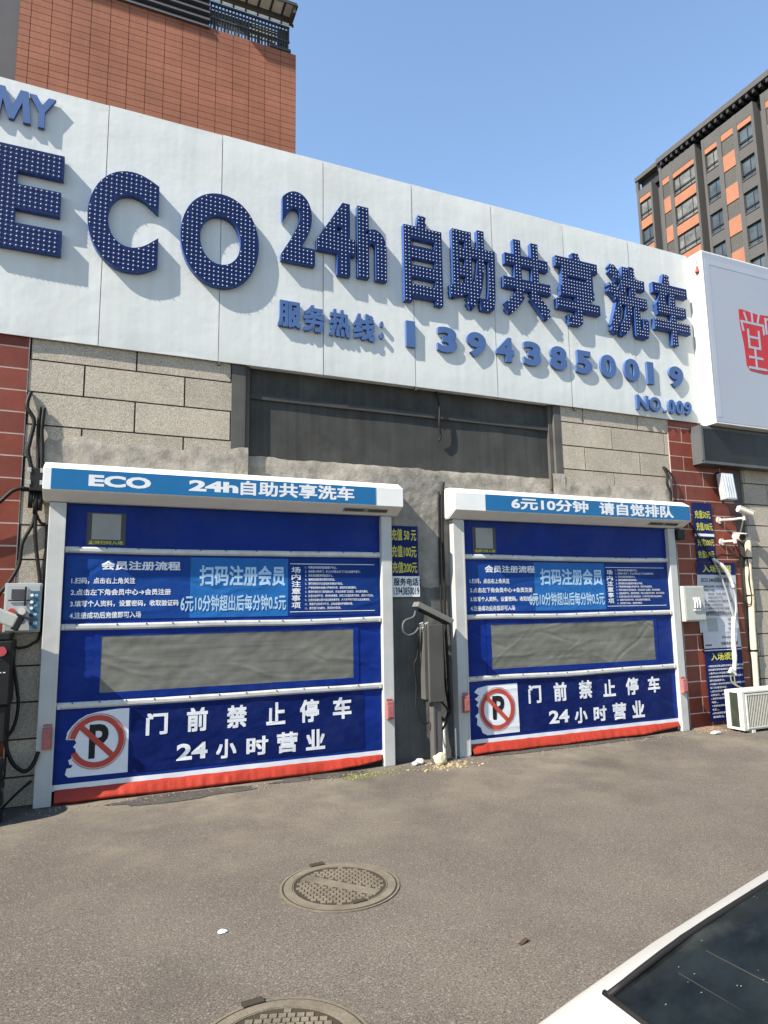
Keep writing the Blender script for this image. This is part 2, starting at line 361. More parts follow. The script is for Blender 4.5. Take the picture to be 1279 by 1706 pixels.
# =========================================================== MAIN SIGN
sgn = thing('shop_sign', 'long white panelled sign with raised blue lettering above the two roller doors', 'sign', (3.2, -0.02, 3.93))
seams = [-4.4, -3.3, -2.23, -1.16, -0.08, 0.99, 2.06, 3.12, 4.18, 5.25, 6.32, 7.395]
for i in range(len(seams)-1):
    a, b = seams[i]+0.003, seams[i+1]-0.003
    t0 = random.uniform(-0.004, 0.004)
    def fn(x, z, a=a, b=b, t0=t0, i=i):
        u = (x-a)/(b-a)
        e = 0.005*(math.exp(-((z-3.93)/0.06)**2)+math.exp(-((6.34-z)/0.10)**2))
        return (x, -0.052-t0*(u-0.5)+0.008*noise.noise(Vector((x*1.2, i*5, z*0.9)))+e, z)
    mb = MB(); mb.grid(fn, a, b, 3.93, 6.34, 14, 24)
    mb.box(a, b, -0.045, -0.03, 3.932, 6.338)
    mb.build('sign_panel', m_board, sgn)
mb = MB(); mb.box(-4.4, 7.395, -0.028, 0.09, 3.94, 6.30); mb.build('sign_frame', m_frame, sgn)
for x in (1.0, 3.13, 5.3):
    mb = MB(); mb.box(x-0.012, x+0.012, -0.05, 0.0, 3.895, 3.928); mb.build('sign_clip', m_dark, sgn)

def inside_fn(vs, fs):
    tris = []
    for f in fs:
        for k in range(1, len(f)-1): tris.append((vs[f[0]], vs[f[k]], vs[f[k+1]]))
    def ins(x, z):
        for a, b, c in tris:
            d1 = (x-b[0])*(a[1]-b[1])-(a[0]-b[0])*(z-b[1]); d2 = (x-c[0])*(b[1]-c[1])-(b[0]-c[0])*(z-c[1]); d3 = (x-a[0])*(c[1]-a[1])-(c[0]-a[0])*(z-a[1])
            if not ((d1 < 0 or d2 < 0 or d3 < 0) and (d1 > 0 or d2 > 0 or d3 > 0)): return True
        return False
    return ins
def led_letter(ch, x0, x1, z0, z1, bold, depth=0.06, pitch_=0.043, extra_y=-0.056):
    mb = MB(); y0 = extra_y; tests = []
    for k, (V, fs) in enumerate(strokes(ch, x0, x1, z0, z1, bold, True, 12 if ord(ch) < 128 else 4)):
        W3 = [(X, y0-T*depth-(0.0004*k if T > 0.5 else 0), Z) for X, T, Z in V]
        P2 = [(X, Z) for X, T, Z in V]; F2 = []
        for f in fs:
            isf = all(V[i][1] > 0.99 for i in f); isb = all(V[i][1] < 0.01 for i in f)
            if isb: continue
            mb.add([W3[i] for i in f], [list(range(len(f)))], 0 if isf else 1)
            if isf: F2.append(f)
        tests.append(inside_fn(P2, F2))
    o = mb.build('channel_letter', [m_letter, m_letside], sgn, recalc=False)
    ins = lambda x, z: any(t(x, z) for t in tests)
    d = MB(); e = 0.012; yf = y0-depth-0.0032
    nx = int((x1-x0)/pitch_)+1; nz = int((z1-z0)/pitch_)+1
    for i in range(nx+1):
        for j in range(nz+1):
            x = x0+0.021+i*pitch_; z = z0+0.021+j*pitch_
            if x > x1 or z > z1: continue
            if all(ins(x+dx, z+dz) for dx, dz in ((e, 0), (-e, 0), (0, e), (0, -e))):
                r = 0.0070
                ring = [(x+r*cos(pi*k/3), yf, z+r*sin(pi*k/3)) for k in range(6)]
                tip = (x, yf-0.009, z)
                d.add(ring+[tip], [[k, 6, (k+1) % 6] for k in range(6)], 0, True)
    lo = d.build('led_dots', m_led, o, recalc=True); lo['kind'] = 'stuff'
    return o
B6 = 0.036
led_letter('自', 2.98, 3.46, 4.88, 5.93, B6)
led_letter('助', 3.55, 4.17, 4.92, 5.92, B6)
led_letter('共', 4.28, 4.96, 4.96, 5.92, B6)
led_letter('享', 5.05, 5.72, 4.96, 5.93, B6)
led_letter('洗', 5.87, 6.53, 4.94, 5.92, B6)
led_letter('车', 6.63, 7.27, 4.94, 5.94, B6)
led_letter('2', 1.59, 1.95, 5.07, 5.86, 0.045)
led_letter('4', 1.97, 2.40, 5.03, 5.86, 0.045)
led_letter('h', 2.43, 2.77, 5.05, 5.87, 0.045)
led_letter('E', -1.05, -0.42, 4.70, 5.66, 0.05)
led_letter('C', -0.22, 0.40, 4.66, 5.66, 0.05)
led_letter('O', 0.60, 1.36, 4.66, 5.64, 0.05)
def flat_letter(ch, x0, x1, z0, z1, bold=0.03, depth=0.035):
    mb = MB(); write(mb, ch, x0, x1, z0, z1, -0.056, bold, depth=depth, res=10 if ord(ch) < 128 else 4); return mb.build('sign_letter', m_flat, sgn, recalc=False)
for ch, a, b, c, d in (('M', -1.02, -0.73, 5.92, 6.23), ('Y', -0.75, -0.53, 5.91, 6.22), ('服', 1.57, 1.81, 4.37, 4.65), ('务', 1.84, 2.07, 4.36, 4.65), ('热', 2.12, 2.35, 4.35, 4.65), ('线', 2.39, 2.63, 4.35, 4.65)):
    if ch != 'M': flat_letter(ch, a, b, c, d, 0.035)
mb = MB(); mb.prism_y([(-1.03, 5.92), (-0.975, 5.92), (-0.955, 6.11), (-0.90, 5.93), (-0.86, 5.93), (-0.80, 6.11), (-0.785, 5.92), (-0.725, 5.92), (-0.755, 6.23), (-0.82, 6.23), (-0.88, 6.04), (-0.94, 6.23), (-1.0, 6.23)], -0.056, -0.091); mb.build('sign_letter', m_flat, sgn)
flat_letter(':', 2.69, 2.73, 4.40, 4.60, 0.03)
xs = 2.98
for k, ch in enumerate('13943850019'):
    flat_letter(ch, 3.0+k*0.385, 3.0+k*0.385+(0.11 if ch == '1' else 0.25), 4.36, 4.66, 0.045)
for ch, a, b in (('N', 6.25, 6.45), ('O', 6.47, 6.66)): flat_letter(ch, a, b, 4.0, 4.19, 0.04)
flat_letter('.', 6.72, 6.755, 4.0, 4.035, 0.03)
for k in range(3): flat_letter('009'[k], 6.79+k*0.145, 6.915+k*0.145, 4.0, 4.19, 0.04)

# =========================================================== ROLLER DOORS
def make_door(x0, x1, label, texts, seed, hood):
    """x0..x1 is the clear width between the guide rails"""
    d = thing('roller_door', label, 'roller door', ((x0+x1)/2, -0.08, 0), 'blue roller doors of the car wash')
    def S(x, z):                                            # curtain relief added to y
        return 0.004*noise.noise(Vector((x*1.6, seed, z*2.2)))+0.0035*noise.noise(Vector((x*3.6+z*2, seed+3, z*5.5)))+0.002*noise.noise(Vector((x*9-z*7, seed+5, z*12)))
    cr = [(rc.uniform(x0, x1), rc.uniform(0.2, 2.0), rc.gauss(0, 0.35), rc.uniform(0.12, 0.5), rc.uniform(0.0015, 0.004)*rc.choice((-1, 1))) for rc in [random.Random(int(seed*10))] for _ in range(46)]
    S0 = S
    def S(x, z):
        r = S0(x, z)
        for cx_, cz_, an, ln, am in cr:
            dx, dz = x-cx_, z-cz_
            if abs(dx) > 0.6 or abs(dz) > 0.6: continue
            u = dx*cos(an)+dz*sin(an); v = -dx*sin(an)+dz*cos(an)+0.02*sin(u*9)
            if abs(u) < ln and abs(v) < 0.06: r += am*math.exp(-(v/0.016)**2)*(1-(u/ln)**2)
        return r
    YC = -0.068
    mb = MB(); mb.grid(lambda x, z: (x, YC+S(x, z), z), x0-0.01, x1+0.01, 0.10, 2.56, 230, 190)
    cur = mb.build('curtain', m_blue, d)
    for zt in (2.10, 1.45, 0.80):
        mb = MB()
        n = 60
        for k in range(n):
            a = x0+0.0+(x1-x0)*k/n; b = x0+(x1-x0)*(k+1)/n
            f = lambda x: 0.008*noise.noise(Vector((x*1.1, seed, zt)))-0.006*sin(pi*(x-x0)/(x1-x0))
            za, zb = zt+f(a), zt+f(b)
            prof = [(YC+0.006, 0), (YC-0.016, -0.004), (YC-0.024, -0.016), (YC-0.024, -0.040), (YC-0.014, -0.054), (YC+0.006, -0.058)]
            vs = [(a, y, za+z) for y, z in prof]+[(b, y, zb+z) for y, z in prof]
            mb.add(vs, [[i, i+1, 7+i, 6+i] for i in range(5)], 0, False)
        mb.box(x0+0.01, x0+0.03, YC-0.034, YC-0.0246, zt-0.05, zt-0.012); mb.box(x1-0.03, x1-0.01, YC-0.034, YC-0.0246, zt-0.05, zt-0.012)
        mb.build('wind_bar', m_alu, d)
        rv = MB(); x = x0+0.12
        while x < x1-0.05:
            zz = zt+0.008*noise.noise(Vector((x*1.1, seed, zt)))-0.006*sin(pi*(x-x0)/(x1-x0))-0.008
            rv.cyl((x, YC-0.018, zz), (x, YC-0.028, zz-0.002), 0.006, n=8); x += random.uniform(0.2, 0.34)
        rv.build('rivets', m_dark, d)
    # hem: white strip and red sagging roll
    mb = MB(); mb.grid(lambda x, z: (x, YC-0.008+S(x, z), z+0.004*noise.noise(Vector((x*2, 3, seed)))), x0, x1, 0.105, 0.152, 80, 2)
    mb.build('hem_strip', m_ink, d)
    mb = MB(); nx = 160; prof = 10; vs = []
    for i in range(nx+1):
        u = i/nx; x = x0+0.02+(x1-x0-0.04)*u
        sag = 0.112*(1-max(0, (u-0.75)/0.25)**1.6*0.5)*(0.92+0.10*noise.noise(Vector((x*2.2, seed, 7))))
        bulge = 0.062*(0.85+0.45*noise.noise(Vector((x*2.3, seed+2, 1))))*(1-0.55*max(0, (u-0.8)/0.2)**2)
        wr = 0.010*noise.noise(Vector((x*16, seed, 4)))+0.008*noise.noise(Vector((x*31, seed+8, 2)))
        for k in range(prof+1):
            t = k/prof
            out = bulge*min(1, t/0.75)**0.75 if t < 0.75 else bulge*(1-0.55*((t-0.75)/0.25)**2)
            vs.append((x, YC-0.010-out-wr*sin(pi*t), 0.112-sag*min(1, t*1.08)+0.005*noise.noise(Vector((x*9, t*3, seed)))))
    fs = [[i*(prof+1)+k, (i+1)*(prof+1)+k, (i+1)*(prof+1)+k+1, i*(prof+1)+k+1] for i in range(nx) for k in range(prof)]
    mb.add(vs, fs, 0, True); mb.build('red_hem', m_red, d)
    mb = MB(); mb.box(x0-0.02, x1+0.02, -0.05, -0.02, 0, 0.12); mb.build('gap_shade_strip', m_black, d)  # black strip standing in for the shade under the curtain
    # window
    wa, wb = x0+0.31, x1-0.29
    mb = MB(); mb.grid(lambda x, z: (x, YC-0.004+S(x, z), z), wa, wb, 0.85, 1.345, 170, 40); w = mb.build('window', m_win, d)
    mb = MB()
    for a, b, c, e in ((wa-0.045, wa+0.012, 0.80, 1.395), (wb-0.012, wb+0.045, 0.80, 1.395), (wa+0.012, wb-0.012, 0.805, 0.862), (wa+0.012, wb-0.012, 1.333, 1.39)):
        mb.grid(lambda x, z: (x, YC-0.0062+S(x, z), z), a, b, c, e, max(2, int((b-a)/0.03)), max(2, int((e-c)/0.03)))
    mb.build('window_frame', m_blue, w)
    # guide rails
    for a, b, side in ((x0-0.13, x0, -1), (x1, x1+0.115, 1)):
        mb = MB(); mb.box(a, b, -0.122, 0.0, 0.0, 2.47, bev=0.006)
        if side < 0: mb.box(b-0.018, b+0.0, -0.126, -0.1225, 0.02, 2.45)
        g = mb.build('guide_rail', m_frame, d)
        sx = (a+b)/2+(0.012 if side < 0 else -0.005)
        mb = MB(); mb.box(sx-0.035, sx+0.035, -0.165, -0.1225, 0.45, 0.62, bev=0.006); mb.box(sx-0.03, sx+0.03, -0.172, -0.1655, 0.47, 0.585, bev=0.003)
        mb.box(sx-0.03, sx+0.03, -0.138, -0.1225, 0.63, 0.645)
        mb.build('sensor', m_pink, d)
    # hood
    h0, h1 = hood
    prof = [(0.02, 2.815), (-0.17, 2.80), (-0.265, 2.745), (-0.28, 2.735), (-0.28, 2.552), (-0.27, 2.545), (-0.13, 2.475), (0.02, 2.475)]
    mb = MB(); mb.prism_x(prof, h0, h1)
    hd = mb.build('hood', m_white, d)
    mb = MB()
    for xx in (h0-0.004, h1+0.004):
        mb.prism_x([(0.0, 2.80), (-0.16, 2.785), (-0.268, 2.73), (-0.268, 2.56), (-0.13, 2.487), (0.0, 2.487)], xx-0.0035, xx+0.0035)
    mb.build('end_plate', m_white, hd)
    f0, f1 = texts['film']
    mb = MB(); mb.box(f0, f1, -0.2835, -0.2805, 2.556, 2.732); film = mb.build('hood_banner', m_film, d)
    mb = MB()
    for s, a, b, z0, z1, bo in texts['hood']: write(mb, s, a, b, z0, z1, -0.2845, bo, res=3)
    mb.build('lettering', m_ink, film, recalc=False)
    mb = MB(); mb.add([(h1-0.62, -0.232, 2.5225), (h1-0.14, -0.232, 2.5225), (h1-0.14, -0.172, 2.493), (h1-0.62, -0.172, 2.493)], [(0, 1, 2, 3)])
    mb.build('maker_sticker', m_grey, hd)
    mb = MB()
    for k in range(2):
        for j in range(9):
            x = h1-0.60+k*0.25+j*0.023
            mb.add([(x, -0.222, 2.5155), (x+0.015, -0.222, 2.5155), (x+0.015, -0.186, 2.498), (x, -0.186, 2.498)], [(0, 1, 2, 3)])
    mb.build('sticker_marks', m_black, hd)
    # stickers and banners on the curtain
    def sheet(name, a, b, c, e, m, off, parent=cur):
        mb = MB(); mb.grid(lambda x, z: (x, YC-off+S(x, z), z), a, b, c, e, max(4, int((b-a)/0.014)), max(4, int((e-c)/0.014)))
        return mb.build(name, m, parent)
    o1, o2 = 0.0035, 0.0058
    qa, qb = texts['qr']
    q = sheet('code_label', qa-0.04, qb+0.04, 2.115, 2.40, m_dark2, o1)
    sheet_q = MB(); sheet_q.grid(lambda x, z: (x, YC-0.005+S(x, z), z), qa, qb, 2.165, 2.39, 10, 10); sheet_q.build('blank_square', M('blank_grey', (0.24, 0.24, 0.225), 0.5), q)
    mb = MB(); write(mb, '无牌扫码入场', qa-0.02, qb+0.02, 2.122, 2.155, YC-o2, 0.015, surf=S, res=2); mb.build('lettering', m_yel, q, recalc=False)
    a, b1, b2, e = texts['mid']
    n1 = sheet('notice_panel', a, b1, 1.475, 2.02, m_notice, o1)
    mb = MB(); t0 = texts['mt']
    W_ = b1-a
    write(mb, '会员注册流程', t0, t0+0.66, 1.90, 1.98, YC-o2, 0.03, surf=S)
    for i, (s, wd) in enumerate((('1.扫码，点击右上角关注', 0.52), ('2.点击左下角会员中心→会员注册', 0.83), ('3.填写个人资料，设置密码，收取验证码', 0.90), ('4.注册成功后充值即可入场', 0.58))):
        z = 1.835-i*0.098
        write(mb, s, a+0.05, a+0.05+wd*0.98, z-0.055, z, YC-o2, 0.022, surf=S, res=2)
    mb.build('lettering', m_ink, n1, recalc=False)
    n2 = sheet('notice_panel', b1, b2, 1.475, 2.02, m_mid, o1+0.0006)
    mb = MB()
    write(mb, '扫码注册会员', b1+0.08, b2-0.03, 1.76, 1.95, YC-o2, 0.028, surf=S)
    write(mb, '6元10分钟超出后每分钟0.5元', b1-0.08, b2-0.02, 1.53, 1.68, YC-o2-0.001, 0.022, surf=S)
    mb.build('lettering', m_inkb, n2, recalc=False)
    n3 = sheet('notice_panel', b2, e, 1.475, 2.02, m_notice2, o1)
    mb = MB(); 
    for k, ch in enumerate('场内注意事项'): write(mb, ch, b2+0.035, b2+0.125, 1.885-k*0.068, 1.942-k*0.068, YC-o2, 0.02, surf=S, res=2)
    L_ = ['1、车辆进场请将雨刮器置于停止。', '2、进场前10秒关门，车上人员禁止在门下站立或离开室外。', '3、洗车前请摇净轮胎泥沙土。', '4、使用泡沫刷请勿擦洗车轮处。', '5、请勿使用店内设施清洗车辆以外物品。', '6、严禁使用明火吸烟大声喧哗吵闹，使用完毕放回原处。', '7、离场时请在关门前驾驶出来，无法出库按门边按钮，停在原处静候。', '8、如遇设备停不住，请按急停按钮，待员工处理后再行使用，谢谢大家配合。', '9、在使用设备过程中请注意轻拿轻放，人为损坏照价赔偿以及后果自负。', '10、请爱护设施保持环境，如有恶意损坏报警处理。', '11、请尽量节约用水，谢谢合作配合。']
    para(mb, L_, b2+0.17, 1.952, 0.0395, 0.026, (e-b2-0.20), YC-o2, 0.012, surf=S, maxlen=36)
    for z in (1.972, 1.512):
        mb.grid(lambda x, zz: (x, YC-o2+S(x, zz), zz), b2+0.02, e-0.04, z-0.003, z+0.003, 30, 1)
    mb.build('lettering', m_ink, n3, recalc=False)
    ba, bb = texts['low']
    n4 = sheet('warning_banner', ba, bb, 0.185, 0.725, m_banner, o1)
    mb = MB()
    for ch, p0, p1, z0, z1 in texts['warn']: write(mb, ch, p0, p1, z0, z1, YC-o2, 0.034, surf=S)
    mb.build('lettering', m_ink, n4, recalc=False)
    # no parking sticker, torn along its edge
    cx, cz = texts['park']
    poly = texts['torn']
    mb = MB()
    bm = bmesh.new(); vs = [bm.verts.new((x, 0, z)) for x, z in poly]; bm.faces.new(vs)
    for k in range(40):
        zc = 0.15+k*0.016
        bmesh.ops.bisect_plane(bm, geom=list(bm.verts)+list(bm.edges)+list(bm.faces), plane_co=(0, 0, zc), plane_no=(0, 0, 1))
    bmesh.ops.triangulate(bm, faces=list(bm.faces))
    bm.verts.index_update()
    mb.add([(v.co.x, YC-o1-0.0008+S(v.co.x, v.co.z), v.co.z) for v in bm.verts], [[v.index for v in f.verts] for f in bm.faces]); bm.free()
    st = mb.build('no_parking_sticker', m_ink, cur)
    def ring(r0, r1, off, nn=72):
        vs = []; 
        for k in range(nn):
            for r in (r0, r1):
                x, z = cx+r*cos(2*pi*k/nn), cz+r*sin(2*pi*k/nn)*texts.get('asp', 1.0); vs.append((x, YC-off+S(x, z), z))
        return vs, [[2*k, 2*k+1, (2*k+3) % (2*nn), (2*k+2) % (2*nn)] for k in range(nn)]
    def inpoly(x, z):
        c = False; n = len(poly)
        for i in range(n):
            x1_, z1_ = poly[i]; x2_, z2_ = poly[(i+1) % n]
            if (z1_ > z) != (z2_ > z) and x < (x2_-x1_)*(z-z1_)/(z2_-z1_)+x1_: c = not c
        return c
    mb = MB()
    for r0, r1 in ((0.168, 0.212), (0.219, 0.225)):
        vs, fs = ring(r0, r1, o2+0.0030)
        fs = [f for f in fs if inpoly(sum(vs[i][0] for i in f)/4, sum(vs[i][2] for i in f)/4)]
        mb.add(vs, fs)
    sl = []
    for k in range(12):
        t = -1+2*k/11; x = cx+t*0.122; z = cz-t*0.122*texts.get('asp', 1.0)
        for s_ in (-1, 1):
            X, Z = x+s_*0.0155, z+s_*0.0155; sl.append((X, YC-o2-0.0040+S(X, Z), Z))
    mb.add(sl, [[2*k, 2*k+1, 2*k+3, 2*k+2] for k in range(11)])
    mb.build('prohibition_ring', m_signred, st, recalc=False)
    mb = MB(); write(mb, 'P', cx-0.060, cx+0.090, cz-0.138, cz+0.138, YC-o2-0.0012, 0.03, surf=S); mb.build('lettering', m_black, st, recalc=False)
    return d
tornL = [(0.30, 0.722), (0.305, 0.195), (-0.15, 0.20), (-0.175, 0.225), (-0.165, 0.27), (-0.13, 0.275), (-0.12, 0.295), (-0.145, 0.30), (-0.155, 0.335), (-0.13, 0.35), (-0.135, 0.38), (-0.10, 0.385), (-0.105, 0.42), (-0.125, 0.44), (-0.10, 0.47), (-0.115, 0.495), (-0.182, 0.50), (-0.172, 0.56), (-0.14, 0.605), (-0.09, 0.655), (-0.03, 0.69), (0.04, 0.705), (0.12, 0.715), (0.20, 0.722)]
make_door(-0.265, 2.655, 'blue roller door whose hood reads ECO 24h, with a badly torn no parking sticker', dict(
    film=(-0.385, 2.53), hood=[('ECO', -0.10, 0.40, 2.595, 2.695, 0.045), ('24h', 0.72, 1.16, 2.60, 2.70, 0.045), ('自助共享洗车', 1.18, 2.30, 2.585, 2.722, 0.03)],
    qr=(-0.06, 0.175), mid=(-0.25, 0.78, 1.69, 2.63), mt=0.03, low=(0.32, 2.46),
    warn=[('门', 0.44, 0.62, 0.48, 0.665), ('前', 0.78, 0.96, 0.48, 0.685), ('禁', 1.13, 1.31, 0.48, 0.68), ('止', 1.49, 1.67, 0.48, 0.68), ('停', 1.81, 2.0, 0.475, 0.685), ('车', 2.14, 2.33, 0.48, 0.685),
          ('24', 0.70, 0.965, 0.245, 0.385), ('小', 1.04, 1.22, 0.225, 0.39), ('时', 1.31, 1.51, 0.225, 0.39), ('营', 1.59, 1.79, 0.22, 0.405), ('业', 1.87, 2.06, 0.22, 0.405)],
    park=(0.055, 0.47), torn=tornL), 1.0, (-0.44, 2.83))
tornR = [(4.26, 0.70), (4.27, 0.185), (3.86, 0.185), (3.80, 0.215), (3.78, 0.27), (3.735, 0.30), (3.745, 0.36), (3.72, 0.39), (3.76, 0.42), (3.765, 0.47), (3.735, 0.50), (3.765, 0.53), (3.72, 0.565), (3.775, 0.60), (3.715, 0.635), (3.76, 0.675), (3.88, 0.695)]
make_door(3.625, 6.575, 'blue roller door beside the red tiled corner, hood asking drivers to queue', dict(
    film=(3.81, 6.80), hood=[('6元10分钟', 4.14, 5.20, 2.585, 2.72, 0.03), ('请自觉排队', 5.36, 6.52, 2.575, 2.722, 0.03)],
    qr=(3.80, 4.02), mid=(3.655, 4.55, 5.56, 6.55), mt=3.90, low=(4.27, 6.50),
    warn=[('门', 4.40, 4.57, 0.47, 0.665), ('前', 4.74, 4.92, 0.47, 0.675), ('禁', 5.09, 5.28, 0.475, 0.675), ('止', 5.44, 5.62, 0.475, 0.665), ('停', 5.78, 5.97, 0.47, 0.67), ('车', 6.12, 6.31, 0.475, 0.665),
          ('24', 4.66, 4.935, 0.235, 0.375), ('小', 5.01, 5.19, 0.21, 0.38), ('时', 5.28, 5.47, 0.21, 0.38), ('营', 5.56, 5.76, 0.205, 0.395), ('业', 5.85, 6.04, 0.205, 0.40)],
    park=(3.995, 0.445), torn=tornR), 5.0, (3.44, 6.81))

# =========================================================== NEIGHBOUR SHOP
nb = thing('neighbour_shop_building', 'granite shop front at the far end behind the condenser', 'building', (10.5, 0.2, 0))
mb = MB(); mb.box(7.97, 14, 0.0, 9, 0, 6.05); mb.build('wall', m_mortar, nb)
courses(8.12, 14, 4.035, 0.0, 0.2925, 0.88, 8.59+0.44, 0.014, -0.035, 0.0).build('granite_cladding', m_stone, nb)
mb = MB(); mb.box(7.935, 8.115, -0.004, 0.1, 0, 4.03); mb.build('drain_channel', m_paint, nb)

ns = thing('lightbox_sign', 'pale grey shop lightbox with a red seal emblem and bright white side', 'sign', (9.7, -0.1, 3.87))
mb = MB(); mb.box(7.40, 12, -0.285, 0.05, 3.875, 6.31, bev=0.004); mb.build('casing', m_white, ns)
mb = MB(); mb.box(7.404, 12, -0.2885, -0.2855, 3.90, 6.29); mb.build('sign_face', m_light, ns)
m_rim = M('lightbox_rim', (0.30, 0.325, 0.375), 0.35, var=0.02)
mb = MB(); mb.box(7.44, 7.52, -0.2905, -0.2888, 3.96, 6.20); mb.box(7.52, 12, -0.2905, -0.2888, 6.12, 6.20); mb.build('face_border', m_rim, ns)
# seal: red panel with pale strokes cut through it
sx0, sz0, sw, sh = 8.02, 4.67, 1.18, 0.90
mb = MB(); p = [(0.0, 0.98), (0.03, 1.0), (0.30, 0.97), (0.62, 0.99), (1.0, 0.97), (0.98, 0.5), (1.0, 0.03), (0.7, 0.0), (0.5, 0.02), (0.33, 0.0), (0.10, 0.02), (0.05, 0.10), (0.04, 0.4), (0.0, 0.75)]
mb.prism_y([(sx0+u*sw, sz0+v*sh) for u, v in p], -0.2915, -0.289); mb.build('seal_emblem', m_seal, ns)
mb = MB()
def st(u0, v0, u1, v1, w=0.03, k=[0]):
    k[0] += 1; a = Vector((sx0+u0*sw, sz0+v0*sh)); b = Vector((sx0+u1*sw, sz0+v1*sh)); d = (b-a).normalized(); n = Vector((-d.y, d.x))*w/2*1.15
    a -= d*w/2; b += d*w/2
    mb.prism_y([(q.x, q.y) for q in (a+n, b+n, b-n, a-n)], -0.2925-0.00015*k[0], -0.2905)
for a in ((0.03, 0.80, 0.40, 0.80), (0.09, 0.95, 0.12, 0.84), (0.22, 0.99, 0.22, 0.82), (0.34, 0.96, 0.31, 0.84), (0.03, 0.80, 0.05, 0.66), (0.40, 0.80, 0.40, 0.66),
          (0.13, 0.68, 0.13, 0.40), (0.31, 0.68, 0.31, 0.40), (0.13, 0.57, 0.31, 0.57), (0.13, 0.40, 0.31, 0.40), (0.22, 0.40, 0.22, 0.06), (0.12, 0.24, 0.33, 0.24), (0.10, 0.07, 0.38, 0.07),
          (0.45, 0.92, 0.45, 0.68), (0.45, 0.92, 0.97, 0.92), (0.97, 0.92, 0.97, 0.68), (0.55, 0.82, 0.66, 0.82), (0.55, 0.73, 0.66, 0.73), (0.76, 0.82, 0.88, 0.82), (0.76, 0.73, 0.88, 0.73), (0.71, 0.98, 0.71, 0.70),
          (0.48, 0.60, 0.95, 0.60), (0.50, 0.48, 0.92, 0.48), (0.48, 0.36, 0.62, 0.40), (0.50, 0.36, 0.50, 0.05), (0.62, 0.40, 0.62, 0.05), (0.50, 0.05, 0.62, 0.05), (0.74, 0.44, 0.70, 0.05), (0.74, 0.30, 0.95, 0.30), (0.90, 0.42, 0.90, 0.05), (0.78, 0.12, 0.96, 0.12)):
    st(*a)
mb.build('seal_strokes', m_light, ns)

tg = MB(); tg.tube([(7.392, -0.20, 6.22), (7.390, -0.205, 6.15), (7.388, -0.205, 6.10)], 0.004, 6); tg.cyl((7.388, -0.205, 6.11), (7.388, -0.205, 6.02), 0.012, 0.032, n=12); tg.cyl((7.388, -0.205, 6.02), (7.388, -0.205, 6.0), 0.030, 0.012, n=12)
tag(tg.build('hanging_tag', m_signred), 'small red pendant hanging on the bright white side of the lightbox', 'pendant')

sc = thing('display_screen', 'long black unlit display screen mounted under the grey lightbox', 'screen', (9.5, -0.1, 3.33))
mb = MB(); mb.box(7.22, 11.8, -0.17, 0.0, 3.345, 3.86, bev=0.004); mb.build('housing', m_dark, sc)
mb = MB(); mb.box(7.275, 11.75, -0.174, -0.1705, 3.385, 3.82); mb.build('screen_panel', m_screen, sc)
mb = MB(); mb.box(7.24, 11.8, -0.186, -0.171, 3.345, 3.38); mb.box(7.225, 7.262, -0.186, -0.171, 3.382, 3.86); mb.build('frame', m_dark, sc)

fl = thing('flood_light', 'silver box flood light on the red tiles under the black screen', 'flood light', (7.68, -0.12, 2.88))
m_flood = M('brushed_aluminium', (0.52, 0.54, 0.55), 0.35, metal=0.5, var=0.1, scale=8)
mb = MB(); mb.obox(Matrix.Translation((7.68, -0.13, 3.06))@Matrix.Rotation(RAD(-6), 4, 'X'), 0.215, 0.09, 0.36, bev=0.008); mb.build('housing', m_flood, fl)
mb = MB()
for k in range(4): mb.obox(Matrix.Translation((7.62+k*0.045, -0.179, 3.065))@Matrix.Rotation(RAD(-6), 4, 'X'), 0.012, 0.016, 0.32)
mb.build('cooling_rib', m_flood, fl)
mb = MB(); mb.box(7.61, 7.75, -0.08, 0, 3.22, 3.27); mb.tube([(7.62, -0.10, 2.88), (7.62, -0.10, 2.84)], 0.012, 8); mb.build('bracket', m_black, fl)

def bullet(name, label, base, tip, body0, body1, r, m):
    t = thing(name, label, 'camera', base)
    mb = MB(); mb.cyl(base, (base[0], base[1]-0.02, base[2]), 0.045, n=20); mb.build('mount_plate', m, t)
    mb = MB(); mb.tube([(base[0], base[1]-0.02, base[2]), ((base[0]+tip[0])/2, (base[1]+tip[1])/2, base[2]+0.005), tip], 0.017, 10); mb.cyl((tip[0], tip[1], tip[2]-0.03), (tip[0], tip[1], tip[2]+0.05), 0.022, n=12); mb.build('arm', m, t)
    b0, b1 = Vector(body0), Vector(body1); d = (b1-b0).normalized()
    mb = MB(); mb.cyl(b0, b1, r, n=24); mb.build('body', m, t)
    mb = MB(); q = d.to_track_quat('X', 'Z').to_matrix().to_4x4(); mb.obox(Matrix.Translation((b0+b1)/2+d*0.025+Vector((0, 0, r*0.95)))@q, (b1-b0).length+0.03, r*1.7, 0.012, bev=0.004); mb.build('sun_shield', m, t)
    mb = MB(); mb.cyl(b1, b1+d*0.006, r*0.86, n=24); mb.build('lens_window', m_black, t)
    return t
m_cam = M('cream_plastic', (0.50, 0.455, 0.40), 0.45, var=0.08)
bullet('security_camera', 'cream bullet camera on a long arm, upper of the pair on red tiles', (7.60, -0.02, 2.62), (7.86, -0.20, 2.64), (7.77, -0.20, 2.76), (7.96, -0.24, 2.69), 0.042, m_cam)
bullet('security_camera', 'stubby camera with a pink white cap, lower of the pair on red tiles', (7.62, -0.02, 2.33), (7.72, -0.15, 2.335), (7.80, -0.10, 2.40), (7.75, -0.24, 2.375), 0.052, m_cam)

